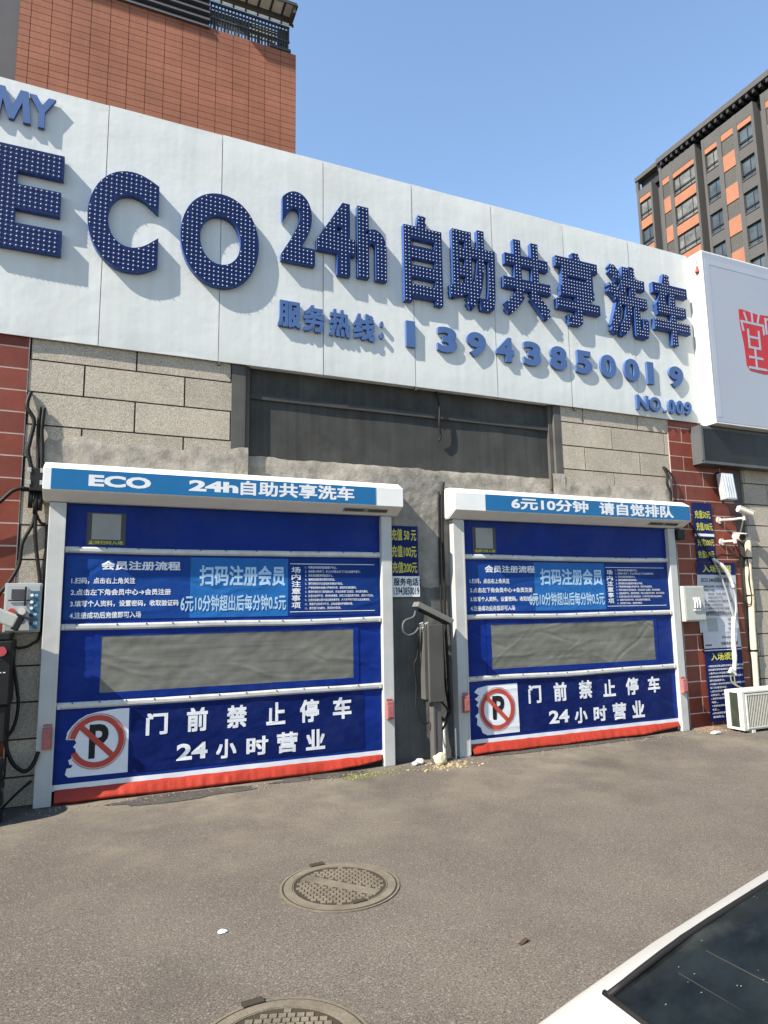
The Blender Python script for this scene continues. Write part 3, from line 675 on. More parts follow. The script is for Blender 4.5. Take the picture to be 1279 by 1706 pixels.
def cable(pts, r, label, m=m_rubber, cat='cable', name='cable'):
    mb = MB(); mb.tube(pts, r, 8); return tag(mb.build(name, m), label, cat)
cable([(7.86, -0.19, 2.62), (7.90, -0.12, 2.52), (7.93, -0.06, 2.42), (8.0, -0.05, 2.36)], 0.010, 'beige lead hanging from the upper cream camera to the foam wrapped pipe', m_cam)
cable([(6.95, -0.03, 2.62), (7.06, -0.06, 2.53), (7.18, -0.06, 2.36), (7.28, -0.06, 2.22), (7.34, -0.06, 2.13), (7.48, -0.06, 2.125), (7.56, -0.06, 2.16), (7.75, -0.06, 2.15), (7.78, -0.06, 2.21), (7.83, -0.07, 2.30)], 0.009, 'dark cable draped across the price banners to the lower camera')
cable([(7.84, -0.05, 2.30), (7.93, -0.05, 2.16), (8.02, -0.05, 2.12)], 0.007, 'thin dark lead from the lower camera to the foam wrapped pipe')
cable([(8.03, -0.06, 2.14), (8.02, -0.08, 1.95), (7.985, -0.09, 1.82), (8.01, -0.09, 1.62), (7.985, -0.08, 1.50), (7.93, -0.03, 1.55)], 0.007, 'dark wire looping down beside the foam wrapped pipe')
fo = thing('foam_wrapped_pipe', 'yellowish foam wrapped pipe standing in the corner beside the red tiles', 'pipe', (8.0, -0.04, 0))
mb = MB(); mb.tube([(8.08, -0.05, 2.40), (8.075, -0.055, 2.2), (8.045, -0.05, 1.9), (8.04, -0.055, 1.55), (8.02, -0.05, 1.1), (8.0, -0.055, 0.6), (7.98, -0.05, 0.0)], [0.044, 0.039, 0.043, 0.046, 0.039, 0.042, 0.036, 0.038], 12); mb.build('wrap', m_foam, fo)
for z, x in ((2.12, 8.07), (1.62, 8.04), (0.9, 8.01)): mb = MB(); mb.cyl((x, -0.052, z-0.012), (x, -0.052, z+0.012), 0.048, n=14); mb.build('tie', m_rubber, fo)
hz = thing('insulated_hose', 'white taped refrigerant hose hanging in front of the entry posters', 'hose', (7.55, -0.10, 0.47))
mb = MB(); mb.tube([(7.40, -0.05, 2.11), (7.54, -0.08, 2.0), (7.64, -0.09, 1.86), (7.69, -0.09, 1.72)], [0.018, 0.027, 0.027, 0.022], 10); mb.tube([(7.635, -0.10, 1.34), (7.60, -0.10, 1.16), (7.585, -0.10, 0.98), (7.575, -0.11, 0.84), (7.53, -0.12, 0.66)], [0.027, 0.027, 0.029, 0.027, 0.024], 10); mb.build('tape_wrap', m_tape, hz)
mb = MB(); mb.tube([(7.64, -0.09, 1.86), (7.70, -0.09, 1.66), (7.69, -0.10, 1.45), (7.635, -0.10, 1.30)], 0.014, 8); mb.tube([(7.40, -0.05, 2.10), (7.50, -0.06, 1.90), (7.575, -0.07, 1.68), (7.62, -0.09, 1.42), (7.64, -0.10, 1.30)], 0.012, 8); mb.build('bare_pipe', m_grey, hz)
mb = MB(); mb.tube([(7.53, -0.12, 0.66), (7.46, -0.12, 0.61), (7.44, -0.16, 0.52), (7.43, -0.30, 0.47)], 0.009, 8); mb.tube([(7.53, -0.12, 0.66), (7.50, -0.14, 0.58), (7.475, -0.18, 0.5), (7.48, -0.30, 0.46)], 0.008, 8); mb.build('copper_tail', M('dull_copper', (0.12, 0.12, 0.08), 0.5), hz)
mb = MB(); mb.obox(Matrix.Translation((7.50, -0.125, 0.65))@Matrix.Rotation(RAD(40), 4, 'Y'), 0.11, 0.04, 0.04, bev=0.01); mb.obox(Matrix.Translation((7.46, -0.127, 0.675))@Matrix.Rotation(RAD(-50), 4, 'Y'), 0.09, 0.035, 0.035, bev=0.01); mb.build('tape_end', m_tape, hz)

# posters on the red tiles
def poster(label, x0, x1, z0, z1, y, m, parts, bottom=None, tilt=0.0, seed=0.0, name='poster'):
    t = thing(name, label, 'poster', ((x0+x1)/2, y, z0))
    S = lambda x, z: 0.006*noise.noise(Vector((x*3+seed, 1, z*3)))-0.012*max(0, 1-(z-z0)/0.12)*0.6
    sh = lambda z: tilt*(z1-z)
    mb = MB(); mb.grid(lambda x, z: (x+sh(z), y+S(x, z), z), x0, x1, z0, z1, 20, 40)
    sheet = mb.build('sheet', m, t)
    for kind_, mm, items in parts:
        mb = MB()
        for it in items:
            if it[0] == 'r':
                _, a, b, c, e = it; mb.grid(lambda x, z: (x+sh(z), y-0.003+S(x, z), z), a, b, c, e, 12, 6)
            elif it[0] == 't':
                _, s_, a, b, c, e, bo = it
                n0 = len(mb.v); write(mb, s_, a, b, c, e, y-0.0055, bo, surf=S, res=2)
                mb.v[n0:] = [(v[0]+sh(v[2]), v[1], v[2]) for v in mb.v[n0:]]
            elif it[0] == 'p':
                _, ls, a, zt, pt, h, w, ml = it
                n0 = len(mb.v); para(mb, ls, a, zt, pt, h, w, y-0.0055, 0.014, surf=S, maxlen=ml)
                mb.v[n0:] = [(v[0]+sh(v[2]), v[1], v[2]) for v in mb.v[n0:]]
        mb.build(kind_, mm, sheet, recalc=False)
    return t
poster('dark blue top-up banner priced 50 and 100 yuan on red tiles', 7.12, 7.475, 2.40, 2.84, -0.034, m_banner, [('lettering', m_yel, [('t', '充值50元', 7.155, 7.435, 2.63, 2.74, 0.024), ('t', '充值100元', 7.165, 7.46, 2.47, 2.58, 0.024)]), ('torn_edge', m_ink, [('r', 7.12, 7.475, 2.395, 2.43)])], seed=3)
poster('dark blue top-up banner priced 200 and 500 yuan, half covered by cables', 7.14, 7.49, 2.062, 2.385, -0.028, m_banner, [('lettering', m_yel, [('t', '充值200元', 7.17, 7.475, 2.27, 2.365, 0.024), ('t', '充值500元', 7.165, 7.46, 2.11, 2.21, 0.024)])], seed=5)
Lp = ['尊敬的车主您好，欢迎光临自助洗车，请先', '阅读以下流程：', '一、扫码注册，关注进入会员中心。', '二、充值后点击开门入场。', '三、车辆停稳后关闭车门窗再开始使用。', '四、按下启动键选择功能。', '五、洗车完成后请将设备归位放置。', '六、离场时请检查随身物品。']
poster('pale poster with blue heading about the entry procedure on red tiles', 7.12, 7.82, 1.155, 2.05, -0.030, m_poster, [('heading_band', m_banner, [('r', 7.12, 7.82, 1.895, 2.052)]), ('heading', m_yel, [('t', '入场流程', 7.22, 7.74, 1.925, 2.02, 0.022)]),
   ('lettering', m_dark2, [('t', 'ECO 24h自助共享洗车', 7.19, 7.77, 1.795, 1.86, 0.016), ('p', Lp, 7.23, 1.755, 0.047, 0.024, 0.55, 20), ('t', '车牌号码充值至本店方可入场', 7.20, 7.80, 1.365, 1.42, 0.014), ('p', ['支付方便', '快速入场', '自助洗车'], 7.62, 1.33, 0.06, 0.024, 0.14, 4)]), ('blank_square', m_grey, [('r', 7.26, 7.43, 1.17, 1.335)])], seed=7, tilt=-0.03)
Lk = ['1.尊敬的各位车主洗车前请阅读以下须知内容', '  自觉遵守洗车场地秩序以及设备使用规定。', '2.每天24小时自助营业。', '3.洗车时请将车辆停放在指定的洗车位置内', '  请勿随意移动。', '4.车辆驶入洗车房后请拉好手刹，关闭发动机', '  车门车窗请关好。', '5.请勿在洗车房内吸烟以及使用明火，违反者', '  后果自负，请您配合。', '6.请按照设备说明操作，爱护公共设施', '  等。', '7.贵重物品请随身携带，丢失本店不负责', '  任。', '8.洗车结束后请将设备放回原处', '  谢谢配合。']
poster('navy poster of entry rules curling off the tiles behind the condenser', 7.13, 7.80, 0.05, 1.16, -0.036, m_banner, [('pale_band', m_poster, [('r', 7.13, 7.80, 0.955, 1.16)]), ('heading', m_yel, [('t', '入场须知', 7.235, 7.68, 0.80, 0.895, 0.022)]),
   ('band_marks', m_dark2, [('r', 7.15, 7.27, 0.985, 1.005), ('t', '洗车热线服务', 7.46, 7.72, 1.075, 1.10, 0.012), ('t', '自助洗车欢迎您', 7.44, 7.74, 0.99, 1.03, 0.016)]), ('lettering', m_ink, [('p', Lk, 7.17, 0.745, 0.0445, 0.026, 0.60, 20), ('r', 7.13, 7.80, 0.925, 0.935)])], seed=11, tilt=0.01)

eb = thing('meter_box', 'grey steel meter box with a hanging hasp beside the pale entry poster', 'box', (6.88, -0.1, 1.30))
mb = MB(); mb.box(6.71, 7.065, -0.17, -0.02, 1.305, 1.745, bev=0.01); mb.build('case', m_gbox, eb)
mb = MB(); mb.box(6.725, 7.05, -0.176, -0.1705, 1.325, 1.725, bev=0.002); mb.build('lid', m_gbox, eb)
mb = MB()
for x in (6.86, 6.90, 6.945): mb.tube([(x, -0.178, 1.60), (x+0.004, -0.196, 1.54), (x, -0.192, 1.47)], 0.009, 8)
mb.box(6.85, 6.96, -0.19, -0.1765, 1.435, 1.452, bev=0.003); mb.build('hasp', m_white, eb)

ac = thing('air_conditioner_condenser', 'cream air conditioner outdoor unit with a wire grille standing on the asphalt', 'air conditioner', (7.55, -0.43, 0))
m_acw = M('cream_steel', (0.50, 0.49, 0.43), 0.45, var=0.06, scale=6, dirt=(0.4, 0.33, 0.24), dirtamt=0.3, dscale=4)
m_fin = M('condenser_fins', (0.028, 0.034, 0.024), 0.6, var=0.3, scale=9)
a0, a1, b0, b1, c0, c1 = 7.10, 7.92, -0.55, -0.31, 0.03, 0.485
mb = MB(); mb.box(a0, a1, b0, b1, c1-0.03, c1, bev=0.008); mb.box(a0+0.002, a1-0.002, b0+0.002, b1-0.002, c0, c0+0.025)
for x, y in ((a0, b0), (a1-0.045, b0), (a1-0.045, b1-0.06)): mb.box(x+0.001, x+0.044, y+0.001, y+0.06, c0+0.02, c1-0.02)
mb.box(a0+0.001, a0+0.03, b1-0.06, b1-0.001, c0+0.02, c1-0.02)
mb.build('casing', m_acw, ac)
mb = MB(); mb.box(a0+0.012, a1-0.01, b0+0.03, b1-0.012, c0+0.02, c1-0.025); mb.build('coil', m_fin, ac)
mb = MB(); mb.box(a0+0.05, a1-0.05, b0+0.014, b0+0.028, c0+0.025, c1-0.032); mb.build('front_panel', m_dark, ac)
mb = MB()
x = a0+0.075
while x < a1-0.06: mb.box(x-0.0016, x+0.0016, b0-0.008, b0-0.0045, c0+0.03, c1-0.045); x += 0.028
z = c0+0.035
while z < c1-0.05: mb.box(a0+0.07, a1-0.06, b0-0.004, b0-0.0015, z-0.0014, z+0.0014); z += 0.0135
for q in ((a0+0.055, a0+0.075, c0+0.02, c1-0.04), (a1-0.06, a1-0.04, c0+0.02, c1-0.04)): mb.box(q[0], q[1], b0-0.009, b0+0.012, q[2], q[3])
mb.box(a0+0.076, a1-0.061, b0-0.009, b0+0.012, c1-0.055, c1-0.04); mb.box(a0+0.076, a1-0.061, b0-0.009, b0+0.012, c0+0.02, c0+0.03)
g = mb.build('grille', m_acw, ac)
mb = MB()
for x in (a0+0.12, a1-0.16):
    mb.box(x, x+0.05, b0-0.01, b1+0.01, 0, 0.028)
mb.build('foot', m_acw, ac)

# =========================================================== CENTRE PILLAR FITTINGS
pb = thing('price_board', 'navy top-up price board with white phone strip on the centre pillar', 'sign board', (2.96, -0.03, 1.64))
mb = MB(); mb.box(2.785, 3.105, -0.045, -0.02, 1.86, 2.385); mb.build('board', m_banner, pb)
mb = MB(); mb.box(2.80, 3.115, -0.046, -0.021, 1.645, 1.858); wb = mb.build('phone_strip', m_ink, pb)
mb = MB()
for s_, z in (('充值 50 元', 2.17), ('充值100元', 1.995)): write(mb, s_, 2.80, 3.085, z+0.06, z+0.185, -0.0465, 0.022)
write(mb, '充值200元', 2.805, 3.09, 1.89, 2.01, -0.0465, 0.022); mb.build('lettering', m_yel, pb, recalc=False)
mb = MB(); write(mb, '服务电话：', 2.815, 3.125, 1.76, 1.84, -0.0475, 0.022); write(mb, '13943850019', 2.815, 3.105, 1.665, 1.745, -0.0475, 0.02); mb.build('lettering', m_black, wb, recalc=False)

lp = thing('gate_camera_post', 'dark grey plate reading camera on a post between the two doors', 'camera post', (3.19, -0.18, 0))
m_post = M('post_grey', (0.06, 0.057, 0.052), 0.55, var=0.15)
m_post2 = M('post_lower', (0.085, 0.078, 0.074), 0.6, var=0.2)
mb = MB(); mb.obox(Matrix.Translation((3.185, -0.20, 1.475))@Matrix.Rotation(RAD(25), 4, 'Y'), 0.44, 0.13, 0.055, bev=0.008); mb.build('camera_housing', m_grey2 if False else M('housing_grey', (0.13, 0.13, 0.118), 0.5, var=0.12), lp)
mb = MB(); mb.obox(Matrix.Translation((3.19, -0.20, 1.44))@Matrix.Rotation(RAD(25), 4, 'Y'), 0.34, 0.09, 0.03); mb.build('camera_body', m_black, lp)
mb = MB(); mb.box(3.10, 3.27, -0.25, -0.10, 0.59, 1.36, bev=0.008); mb.build('cabinet', m_post, lp)
mb = MB(); mb.box(3.065, 3.10, -0.22, -0.12, 0.62, 1.34, bev=0.004); mb.build('side_duct', m_paint, lp)
mb = MB(); mb.box(3.15, 3.24, -0.22, -0.13, 0.0, 0.59, bev=0.004); mb.box(3.145, 3.165, -0.228, -0.2205, 0.02, 0.55); mb.build('post', m_post2, lp)
mb = MB(); mb.tube([(2.985, -0.20, 1.50), (2.96, -0.2, 1.44), (2.86, -0.2, 1.40), (2.84, -0.2, 1.32), (2.89, -0.2, 1.26), (2.97, -0.2, 1.28), (3.02, -0.19, 1.33)], 0.011, 8); mb.build('camera_lead', m_dark, lp)
mb = MB()
for k in range(9):
    r_ = random.Random(k); x, z = 3.04+r_.uniform(-0.03, 0.05), 1.345+r_.uniform(-0.03, 0.03); mb.tube([(x, -0.2, z), (x+0.03, -0.22, z+0.012), (x+0.02, -0.21, z-0.012)], 0.003, 5)
mb.build('wire_knot', m_grey, lp)
cable([(3.03, -0.17, 1.27), (3.02, -0.15, 1.05), (2.99, -0.14, 0.96), (3.01, -0.13, 0.75), (3.0, -0.14, 0.55), (3.04, -0.15, 0.42), (3.09, -0.16, 0.38), (3.13, -0.16, 0.40)], 0.010, 'thin black lead hanging free between price board and gate camera post')
cable([(3.43, -0.05, 2.88), (3.40, -0.05, 2.6), (3.405, -0.05, 2.0), (3.40, -0.06, 1.4), (3.41, -0.07, 0.9), (3.405, -0.09, 0.55), (3.36, -0.12, 0.42), (3.30, -0.16, 0.40), (3.24, -0.18, 0.44)], 0.016, 'thick black conduit running down the centre pillar to the camera post')
cable([(3.375, -0.035, 2.78), (3.365, -0.04, 2.0), (3.37, -0.05, 1.2), (3.38, -0.07, 0.7), (3.39, -0.1, 0.5), (3.33, -0.14, 0.36), (3.24, -0.17, 0.28)], 0.012, 'second black conduit beside the thick one on the centre pillar')
cable([(3.27, -0.17, 0.58), (3.33, -0.16, 0.52), (3.39, -0.13, 0.46), (3.40, -0.11, 0.60), (3.385, -0.10, 0.8)], 0.012, 'short black loop of cable under the gate camera cabinet')
mb = MB(); mb.box(3.345, 3.362, -0.06, -0.036, 0.0, 0.36); tag(mb.build('conduit', m_white), 'white plastic conduit stub standing behind the gate camera post', 'conduit')
mb = MB(); mb.box(3.435, 3.447, -0.14, -0.128, 0.0, 0.30); tag(mb.build('conduit', m_white), 'thin white strip leaning on the door rail near the camera post', 'conduit')
cable([(3.41, 0.03, 3.93), (3.44, 0.01, 3.74), (3.425, 0.0, 3.55), (3.45, 0.02, 3.42), (3.43, 0.03, 3.36)], 0.012, 'black cable end dangling from the white sign over the recess')
cable([(6.69, -0.02, 3.29), (6.715, -0.05, 3.18), (6.705, -0.05, 3.06), (6.75, -0.05, 2.95), (6.76, -0.04, 2.84)], 0.016, 'thick black cable poking out of the granite above the queue notice hood')
cable([(6.72, -0.02, 3.28), (6.80, -0.06, 3.16), (6.835, -0.06, 3.02), (6.845, -0.04, 2.84)], 0.011, 'thinner black cable curving over red tiles above the queue notice hood')
mb = MB(); mb.box(6.70, 6.83, -0.16, -0.02, 2.33, 2.46, bev=0.015); tag(mb.build('motor_cover', m_black), 'black motor cover tucked under the queue notice hood by the red tiles', 'cover')

# =========================================================== LEFT EDGE FITTINGS
cb = thing('control_box', 'grey control box with a small display, round buttons and blue strip', 'control box', (-0.55, -0.05, 1.39))
mb = MB(); mb.box(-0.685, -0.415, -0.12, -0.01, 1.385, 1.785, bev=0.008); mb.build('case', m_grey, cb)
mb = MB(); mb.box(-0.672, -0.428, -0.127, -0.1205, 1.40, 1.77, bev=0.003); mb.build('lid', M('lid_grey', (0.29, 0.305, 0.30), 0.35, var=0.06), cb)
mb = MB(); mb.box(-0.635, -0.545, -0.132, -0.1275, 1.655, 1.735); mb.build('display', M('display_dark', (0.05, 0.045, 0.055), 0.3), cb)
mb = MB(); mb.box(-0.495, -0.432, -0.1305, -0.1275, 1.41, 1.72); s_ = mb.build('blue_strip', M('teal_label', (0.03, 0.10, 0.16), 0.4), cb)
mb = MB()
for k, z in enumerate((1.68, 1.60, 1.53, 1.46)): write(mb, ('开', '关', '停', '启')[k], -0.468, -0.44, z-0.012, z+0.014, -0.1312, 0.02)
mb.build('lettering', m_ink, s_, recalc=False)
for k, z in enumerate((1.685, 1.63, 1.58, 1.525, 1.455)):
    mb = MB(); mb.cyl((-0.485, -0.131, z), (-0.485, -0.142, z), 0.013, n=14); mb.build('indicator', m_white if k < 3 else m_black, cb)
mb = MB(); mb.cyl((-0.552, -0.1275, 1.555), (-0.552, -0.155, 1.555), 0.028, n=24); mb.build('knob', m_cam, cb)
mb = MB(); mb.cyl((-0.625, -0.1275, 1.555), (-0.625, -0.15, 1.555), 0.026, n=24); mb.build('stop_button', m_signred, cb)
mb = MB(); mb.box(-0.54, -0.525, -0.140, -0.1325, 1.60, 1.755); mb.box(-0.655, -0.48, -0.139, -0.133, 1.64, 1.65); mb.build('tape_cross', m_black, cb)
jb = thing('junction_box', 'black junction box with cable glands at the end of the ECO hood', 'junction box', (-0.50, -0.05, 2.40))
mb = MB(); mb.box(-0.555, -0.462, -0.12, -0.012, 2.56, 2.755, bev=0.006); mb.build('case', m_black, jb)
for x, z in ((-0.56, 2.735), (-0.465, 2.735), (-0.56, 2.63), (-0.465, 2.63)): mb = MB(); mb.box(x-0.014, x+0.014, -0.128, -0.1205, z-0.02, z+0.02, bev=0.003); mb.build('clip', m_grey, jb)
for x, z0, z1 in ((-0.545, 2.42, 2.56), (-0.505, 2.37, 2.56), (-0.472, 2.40, 2.56)):
    mb = MB(); mb.tube([(x, -0.06, z1), (x, -0.065, z0)], 0.019, 12); mb.build('cable_gland', m_black, jb)
cable([(-0.595, -0.03, 3.44), (-0.615, -0.06, 3.30), (-0.555, -0.06, 3.18), (-0.575, -0.06, 3.0), (-0.585, -0.06, 2.90), (-0.545, -0.06, 2.74)], 0.017, 'black cable entering the wall above the junction box by the red tiles')
cable([(-0.515, -0.04, 3.31), (-0.52, -0.05, 3.1), (-0.51, -0.05, 2.9), (-0.505, -0.06, 2.74)], 0.014, 'thinner of two straight black conduits above the junction box')
cable([(-0.485, -0.04, 3.305), (-0.492, -0.05, 3.1), (-0.478, -0.05, 2.9), (-0.478, -0.06, 2.42)], 0.016, 'thicker of two straight black conduits, running past the junction box')
cable([(-0.545, -0.07, 2.57), (-0.60, -0.09, 2.58), (-0.68, -0.10, 2.55), (-0.78, -0.10, 2.44), (-1.0, -0.08, 2.25)], 0.016, 'black cable sweeping from the junction box across the red tiles')
cable([(-0.505, -0.06, 2.38), (-0.52, -0.06, 2.28), (-0.585, -0.07, 2.12), (-0.60, -0.07, 1.94), (-0.66, -0.08, 1.80), (-0.74, -0.09, 1.66), (-0.76, -0.1, 1.45)], 0.015, 'black cable bowing from the junction box past the control box')
cable([(-0.50, -0.06, 2.38), (-0.495, -0.06, 2.2), (-0.47, -0.05, 2.0), (-0.44, -0.05, 1.8), (-0.43, -0.05, 1.5)], 0.015, 'brown black cable dropping straight down behind the control box')
cable([(-0.50, -0.05, 2.38), (-0.46, -0.05, 2.30), (-0.415, -0.04, 2.26), (-0.41, -0.04, 2.0), (-0.415, -0.04, 1.4), (-0.47, -0.06, 1.29), (-0.56, -0.08, 1.26), (-0.62, -0.10, 1.30)], 0.011, 'thin black cable along the ECO door rail looping under the control box')
cable([(-0.60, -0.18, 1.22), (-0.56, -0.17, 1.0), (-0.535, -0.16, 0.80), (-0.57, -0.16, 0.62), (-0.66, -0.18, 0.55), (-0.8, -0.2, 0.56)], 0.013, 'black cable curving beside and under the black wall cabinet')
cable([(-0.60, -0.17, 0.62), (-0.60, -0.16, 0.50), (-0.55, -0.15, 0.37), (-0.47, -0.15, 0.30), (-0.41, -0.15, 0.34), (-0.375, -0.15, 0.44)], 0.016, 'thick black cable dipping down then up to the faded red sensor')
cable([(-0.62, -0.13, 0.02), (-0.52, -0.10, 0.12), (-0.42, -0.05, 0.20)], 0.010, 'short black wire rising from the ground behind the ribbed drum')
mc = thing('machine_cabinet', 'black wall cabinet with a red button under the grey control box', 'cabinet', (-0.95, -0.2, 0.55))
mb = MB(); mb.box(-1.25, -0.585, -0.34, -0.03, 0.84, 1.33, bev=0.012); mb.box(-1.25, -0.60, -0.32, -0.03, 0.56, 0.835, bev=0.012); mb.box(-1.25, -0.605, -0.33, -0.03, 1.335, 1.39, bev=0.008); mb.build('case', m_black, mc)
mb = MB(); mb.cyl((-0.655, -0.341, 1.25), (-0.655, -0.375, 1.25), 0.036, n=20); mb.build('stop_button', M('red_button', (0.35, 0.05, 0.06), 0.45), mc)
mb = MB(); mb.cyl((-0.755, -0.341, 1.26), (-0.755, -0.352, 1.26), 0.05, n=24); mb.build('green_dial', M('dial_green', (0.03, 0.13, 0.05), 0.5), mc)
mb = MB()
for k in range(5): mb.box(-0.75+k*0.028, -0.733+k*0.028, -0.3425, -0.3405, 1.085, 1.092)
mb.build('label_marks', m_white, mc)
gc = thing('gate_camera', 'pale grey plate camera with black visor in front of the control box', 'camera', (-0.75, -0.28, 1.42))
q = Matrix.Translation((-0.735, -0.28, 1.545))@Matrix.Rotation(RAD(24), 4, 'Y')
mb = MB(); mb.obox(q, 0.36, 0.11, 0.10, bev=0.012); mb.build('body', m_gbox, gc)
mb = MB(); mb.obox(q@Matrix.Translation((0.19, 0, -0.005)), 0.05, 0.105, 0.115, bev=0.006); mb.obox(q@Matrix.Translation((0.21, 0, 0.056)), 0.11, 0.11, 0.012); mb.build('visor', m_black, gc)
mb = MB(); mb.tube([(-0.80, -0.28, 1.38), (-0.80, -0.28, 1.54)], 0.02, 10); mb.build('stand', m_grey, gc)
dr = thing('ribbed_drum', 'black ribbed plastic drum standing below the black wall cabinet', 'drum', (-0.78, -0.36, 0))
mb = MB()
zz = 0.0; prof = []
for k in range(7):
    z0 = k*0.062; r0 = 0.19 if k % 2 else 0.205
    mb.cyl((-0.78, -0.36, z0), (-0.78, -0.36, z0+0.058), r0, r0-0.008, n=28)
mb.build('body', m_black, dr)
mb = MB(); mb.cyl((-0.78, -0.36, 0.43), (-0.78, -0.36, 0.455), 0.2, 0.17, n=28); mb.build('lid', m_rubber, dr)

# =========================================================== GROUND ITEMS
m_iron = M('cast_iron', (0.13, 0.11, 0.082), 0.75, var=0.2, scale=8, bump=0.003, bscale=60, speck=0.2, dirt=(0.06, 0.05, 0.035), dirtamt=0.6, dscale=6)
m_irond = M('iron_groove', (0.035, 0.028, 0.02), 0.9)
def manhole(cx, cy, R_, rot, label, band):
    t = thing('manhole_cover', label, 'manhole cover', (cx, cy, 0))
    def ring(mb, r0, r1, z0, z1, n=72):
        vs = []
        for k in range(n):
            a = 2*pi*k/n
            for r, z in ((r0, z0), (r0, z1), (r1, z1), (r1, z0)): vs.append((cx+r*cos(a), cy+r*sin(a), z))
        mb.add(vs, [[4*k+j, 4*((k+1) % n)+j, 4*((k+1) % n)+(j+1) % 4, 4*k+(j+1) % 4] for k in range(n) for j in range(3)])
    mb = MB(); ring(mb, R_*0.965, R_, 0.001, 0.006); ring(mb, R_*0.80, R_*0.935, 0.001, 0.008); mb.build('frame', m_iron, t)
    mb = MB(); mb.cyl((cx, cy, 0.002), (cx, cy, 0.0045), R_*0.97, n=72); mb.build('seat_gap', m_irond, t)
    lid = MB(); cu, cv = cos(rot), sin(rot); r = R_*0.765; p_ = R_*0.105
    def patch(u, v, su, sv, z=0.008):
        pts = [(u-su, v-sv), (u+su, v-sv), (u+su, v+sv), (u-su, v+sv)]
        if max(a*a+b*b for a, b in pts) > r*r: return
        P_ = [(cx+a*cu-b*cv, cy+a*cv+b*cu) for a, b in pts]
        lid.add([(x, y, 0.004) for x, y in P_]+[(x, y, z) for x, y in P_], [(4, 5, 6, 7), (0, 1, 5, 4), (1, 2, 6, 5), (2, 3, 7, 6), (3, 0, 4, 7)])
    n = int(r/p_)+2
    hw = R_*0.105
    for i in range(-n, n+1):
        for j in range(-n, n+1):
            u = i*p_+(p_/2 if j % 2 else 0); v = j*p_*0.86
            if band and abs(u*0.5+v*0.87) < hw*1.35 : continue
            patch(u, v, p_*0.40, p_*0.34)
    if band:
        q_ = RAD(-30)
        a, b = r*0.93, hw
        pts = [(-a, -b), (a, -b), (a, b), (-a, b)]
        P_ = [(cx+(x*cos(q_)-y*sin(q_))*cu-(x*sin(q_)+y*cos(q_))*cv, cy+(x*cos(q_)-y*sin(q_))*cv+(x*sin(q_)+y*cos(q_))*cu) for x, y in pts]
        lid.add([(x, y, 0.0075) for x, y in P_]+[(x, y, 0.004) for x, y in P_], [(0, 1, 2, 3), (0, 1, 5, 4), (1, 2, 6, 5), (2, 3, 7, 6), (3, 0, 4, 7)])
    ring(lid, R_*0.775, R_*0.79, 0.002, 0.008)
    lid.build('lid', m_iron, t)
    mb = MB(); a = rot+RAD(115)
    mb.obox(Matrix.Translation((cx+R_*1.0*cos(a), cy+R_*1.0*sin(a), 0.006))@Matrix.Rotation(a, 4, 'Z'), 0.04, 0.085, 0.014)
    mb.obox(Matrix.Translation((cx-R_*0.74*cos(a), cy-R_*0.74*sin(a), 0.0075))@Matrix.Rotation(a, 4, 'Z'), 0.03, 0.08, 0.012)
    mb.build('hinge', m_irond, t)
    return t
manhole(1.325, -2.565, 0.335, RAD(-20), 'whole round iron manhole cover with a smooth band across its middle', True)
manhole(0.665, -3.815, 0.335, RAD(-20), 'chequered iron manhole cover without a band, only its top in view', False)

def rock(x, y, sx, sy, sz, label, m, seed, name='stone', cat='stone'):
    bm = bmesh.new(); bmesh.ops.create_icosphere(bm, subdivisions=3, radius=1)
    for v in bm.verts:
        k = 1+0.28*noise.noise(v.co*1.6+Vector((seed, 0, 0))); v.co = Vector((x+v.co.x*sx*k, y+v.co.y*sy*k, sz*0.8+v.co.z*sz*k))
    mb = MB(); mb.frombm(bm, 0, True); o = mb.build(name, m); tag(o, label, cat); return o
m_rock = M('white_stone', (0.45, 0.43, 0.39), 0.85, var=0.2, scale=20)
rock(2.945, -0.20, 0.036, 0.03, 0.022, 'smaller white stone of a pair between door rail and camera post', m_rock, 1)
rock(3.01, -0.17, 0.048, 0.034, 0.03, 'larger white stone of a pair between door rail and camera post', m_rock, 5)
rock(6.78, -0.42, 0.085, 0.035, 0.022, 'long white stone lying before the red tiles', m_rock, 9)
rock(0.63, -2.83, 0.022, 0.02, 0.006, 'tiny white bottle cap on the open asphalt', m_ink, 2, 'bottle_cap', 'litter')
mb = MB(); mb.grid(lambda x, y: (1.88+x*0.9-y*0.4, -3.53+y*0.8+x*0.3, 0.008+0.012*(x*12)**2*0.3+0.004*sin(x*60)), -0.03, 0.03, -0.012, 0.012, 8, 4)
LEAF = mb.build('dry_leaf', M('leaf_brown', (0.05, 0.03, 0.018), 0.8)); tag(LEAF, 'small dark dry leaf lying alone on the asphalt before the car', 'leaf')
m_bfoam = M('yellow_foam', (0.30, 0.235, 0.13), 0.9, var=0.25, scale=18)
rock(3.185, -0.27, 0.075, 0.05, 0.06, 'pale lump of builders foam at the foot of the camera post', M('pale_foam', (0.50, 0.44, 0.29), 0.9, var=0.2, scale=20), 3, 'foam_lump', 'foam')
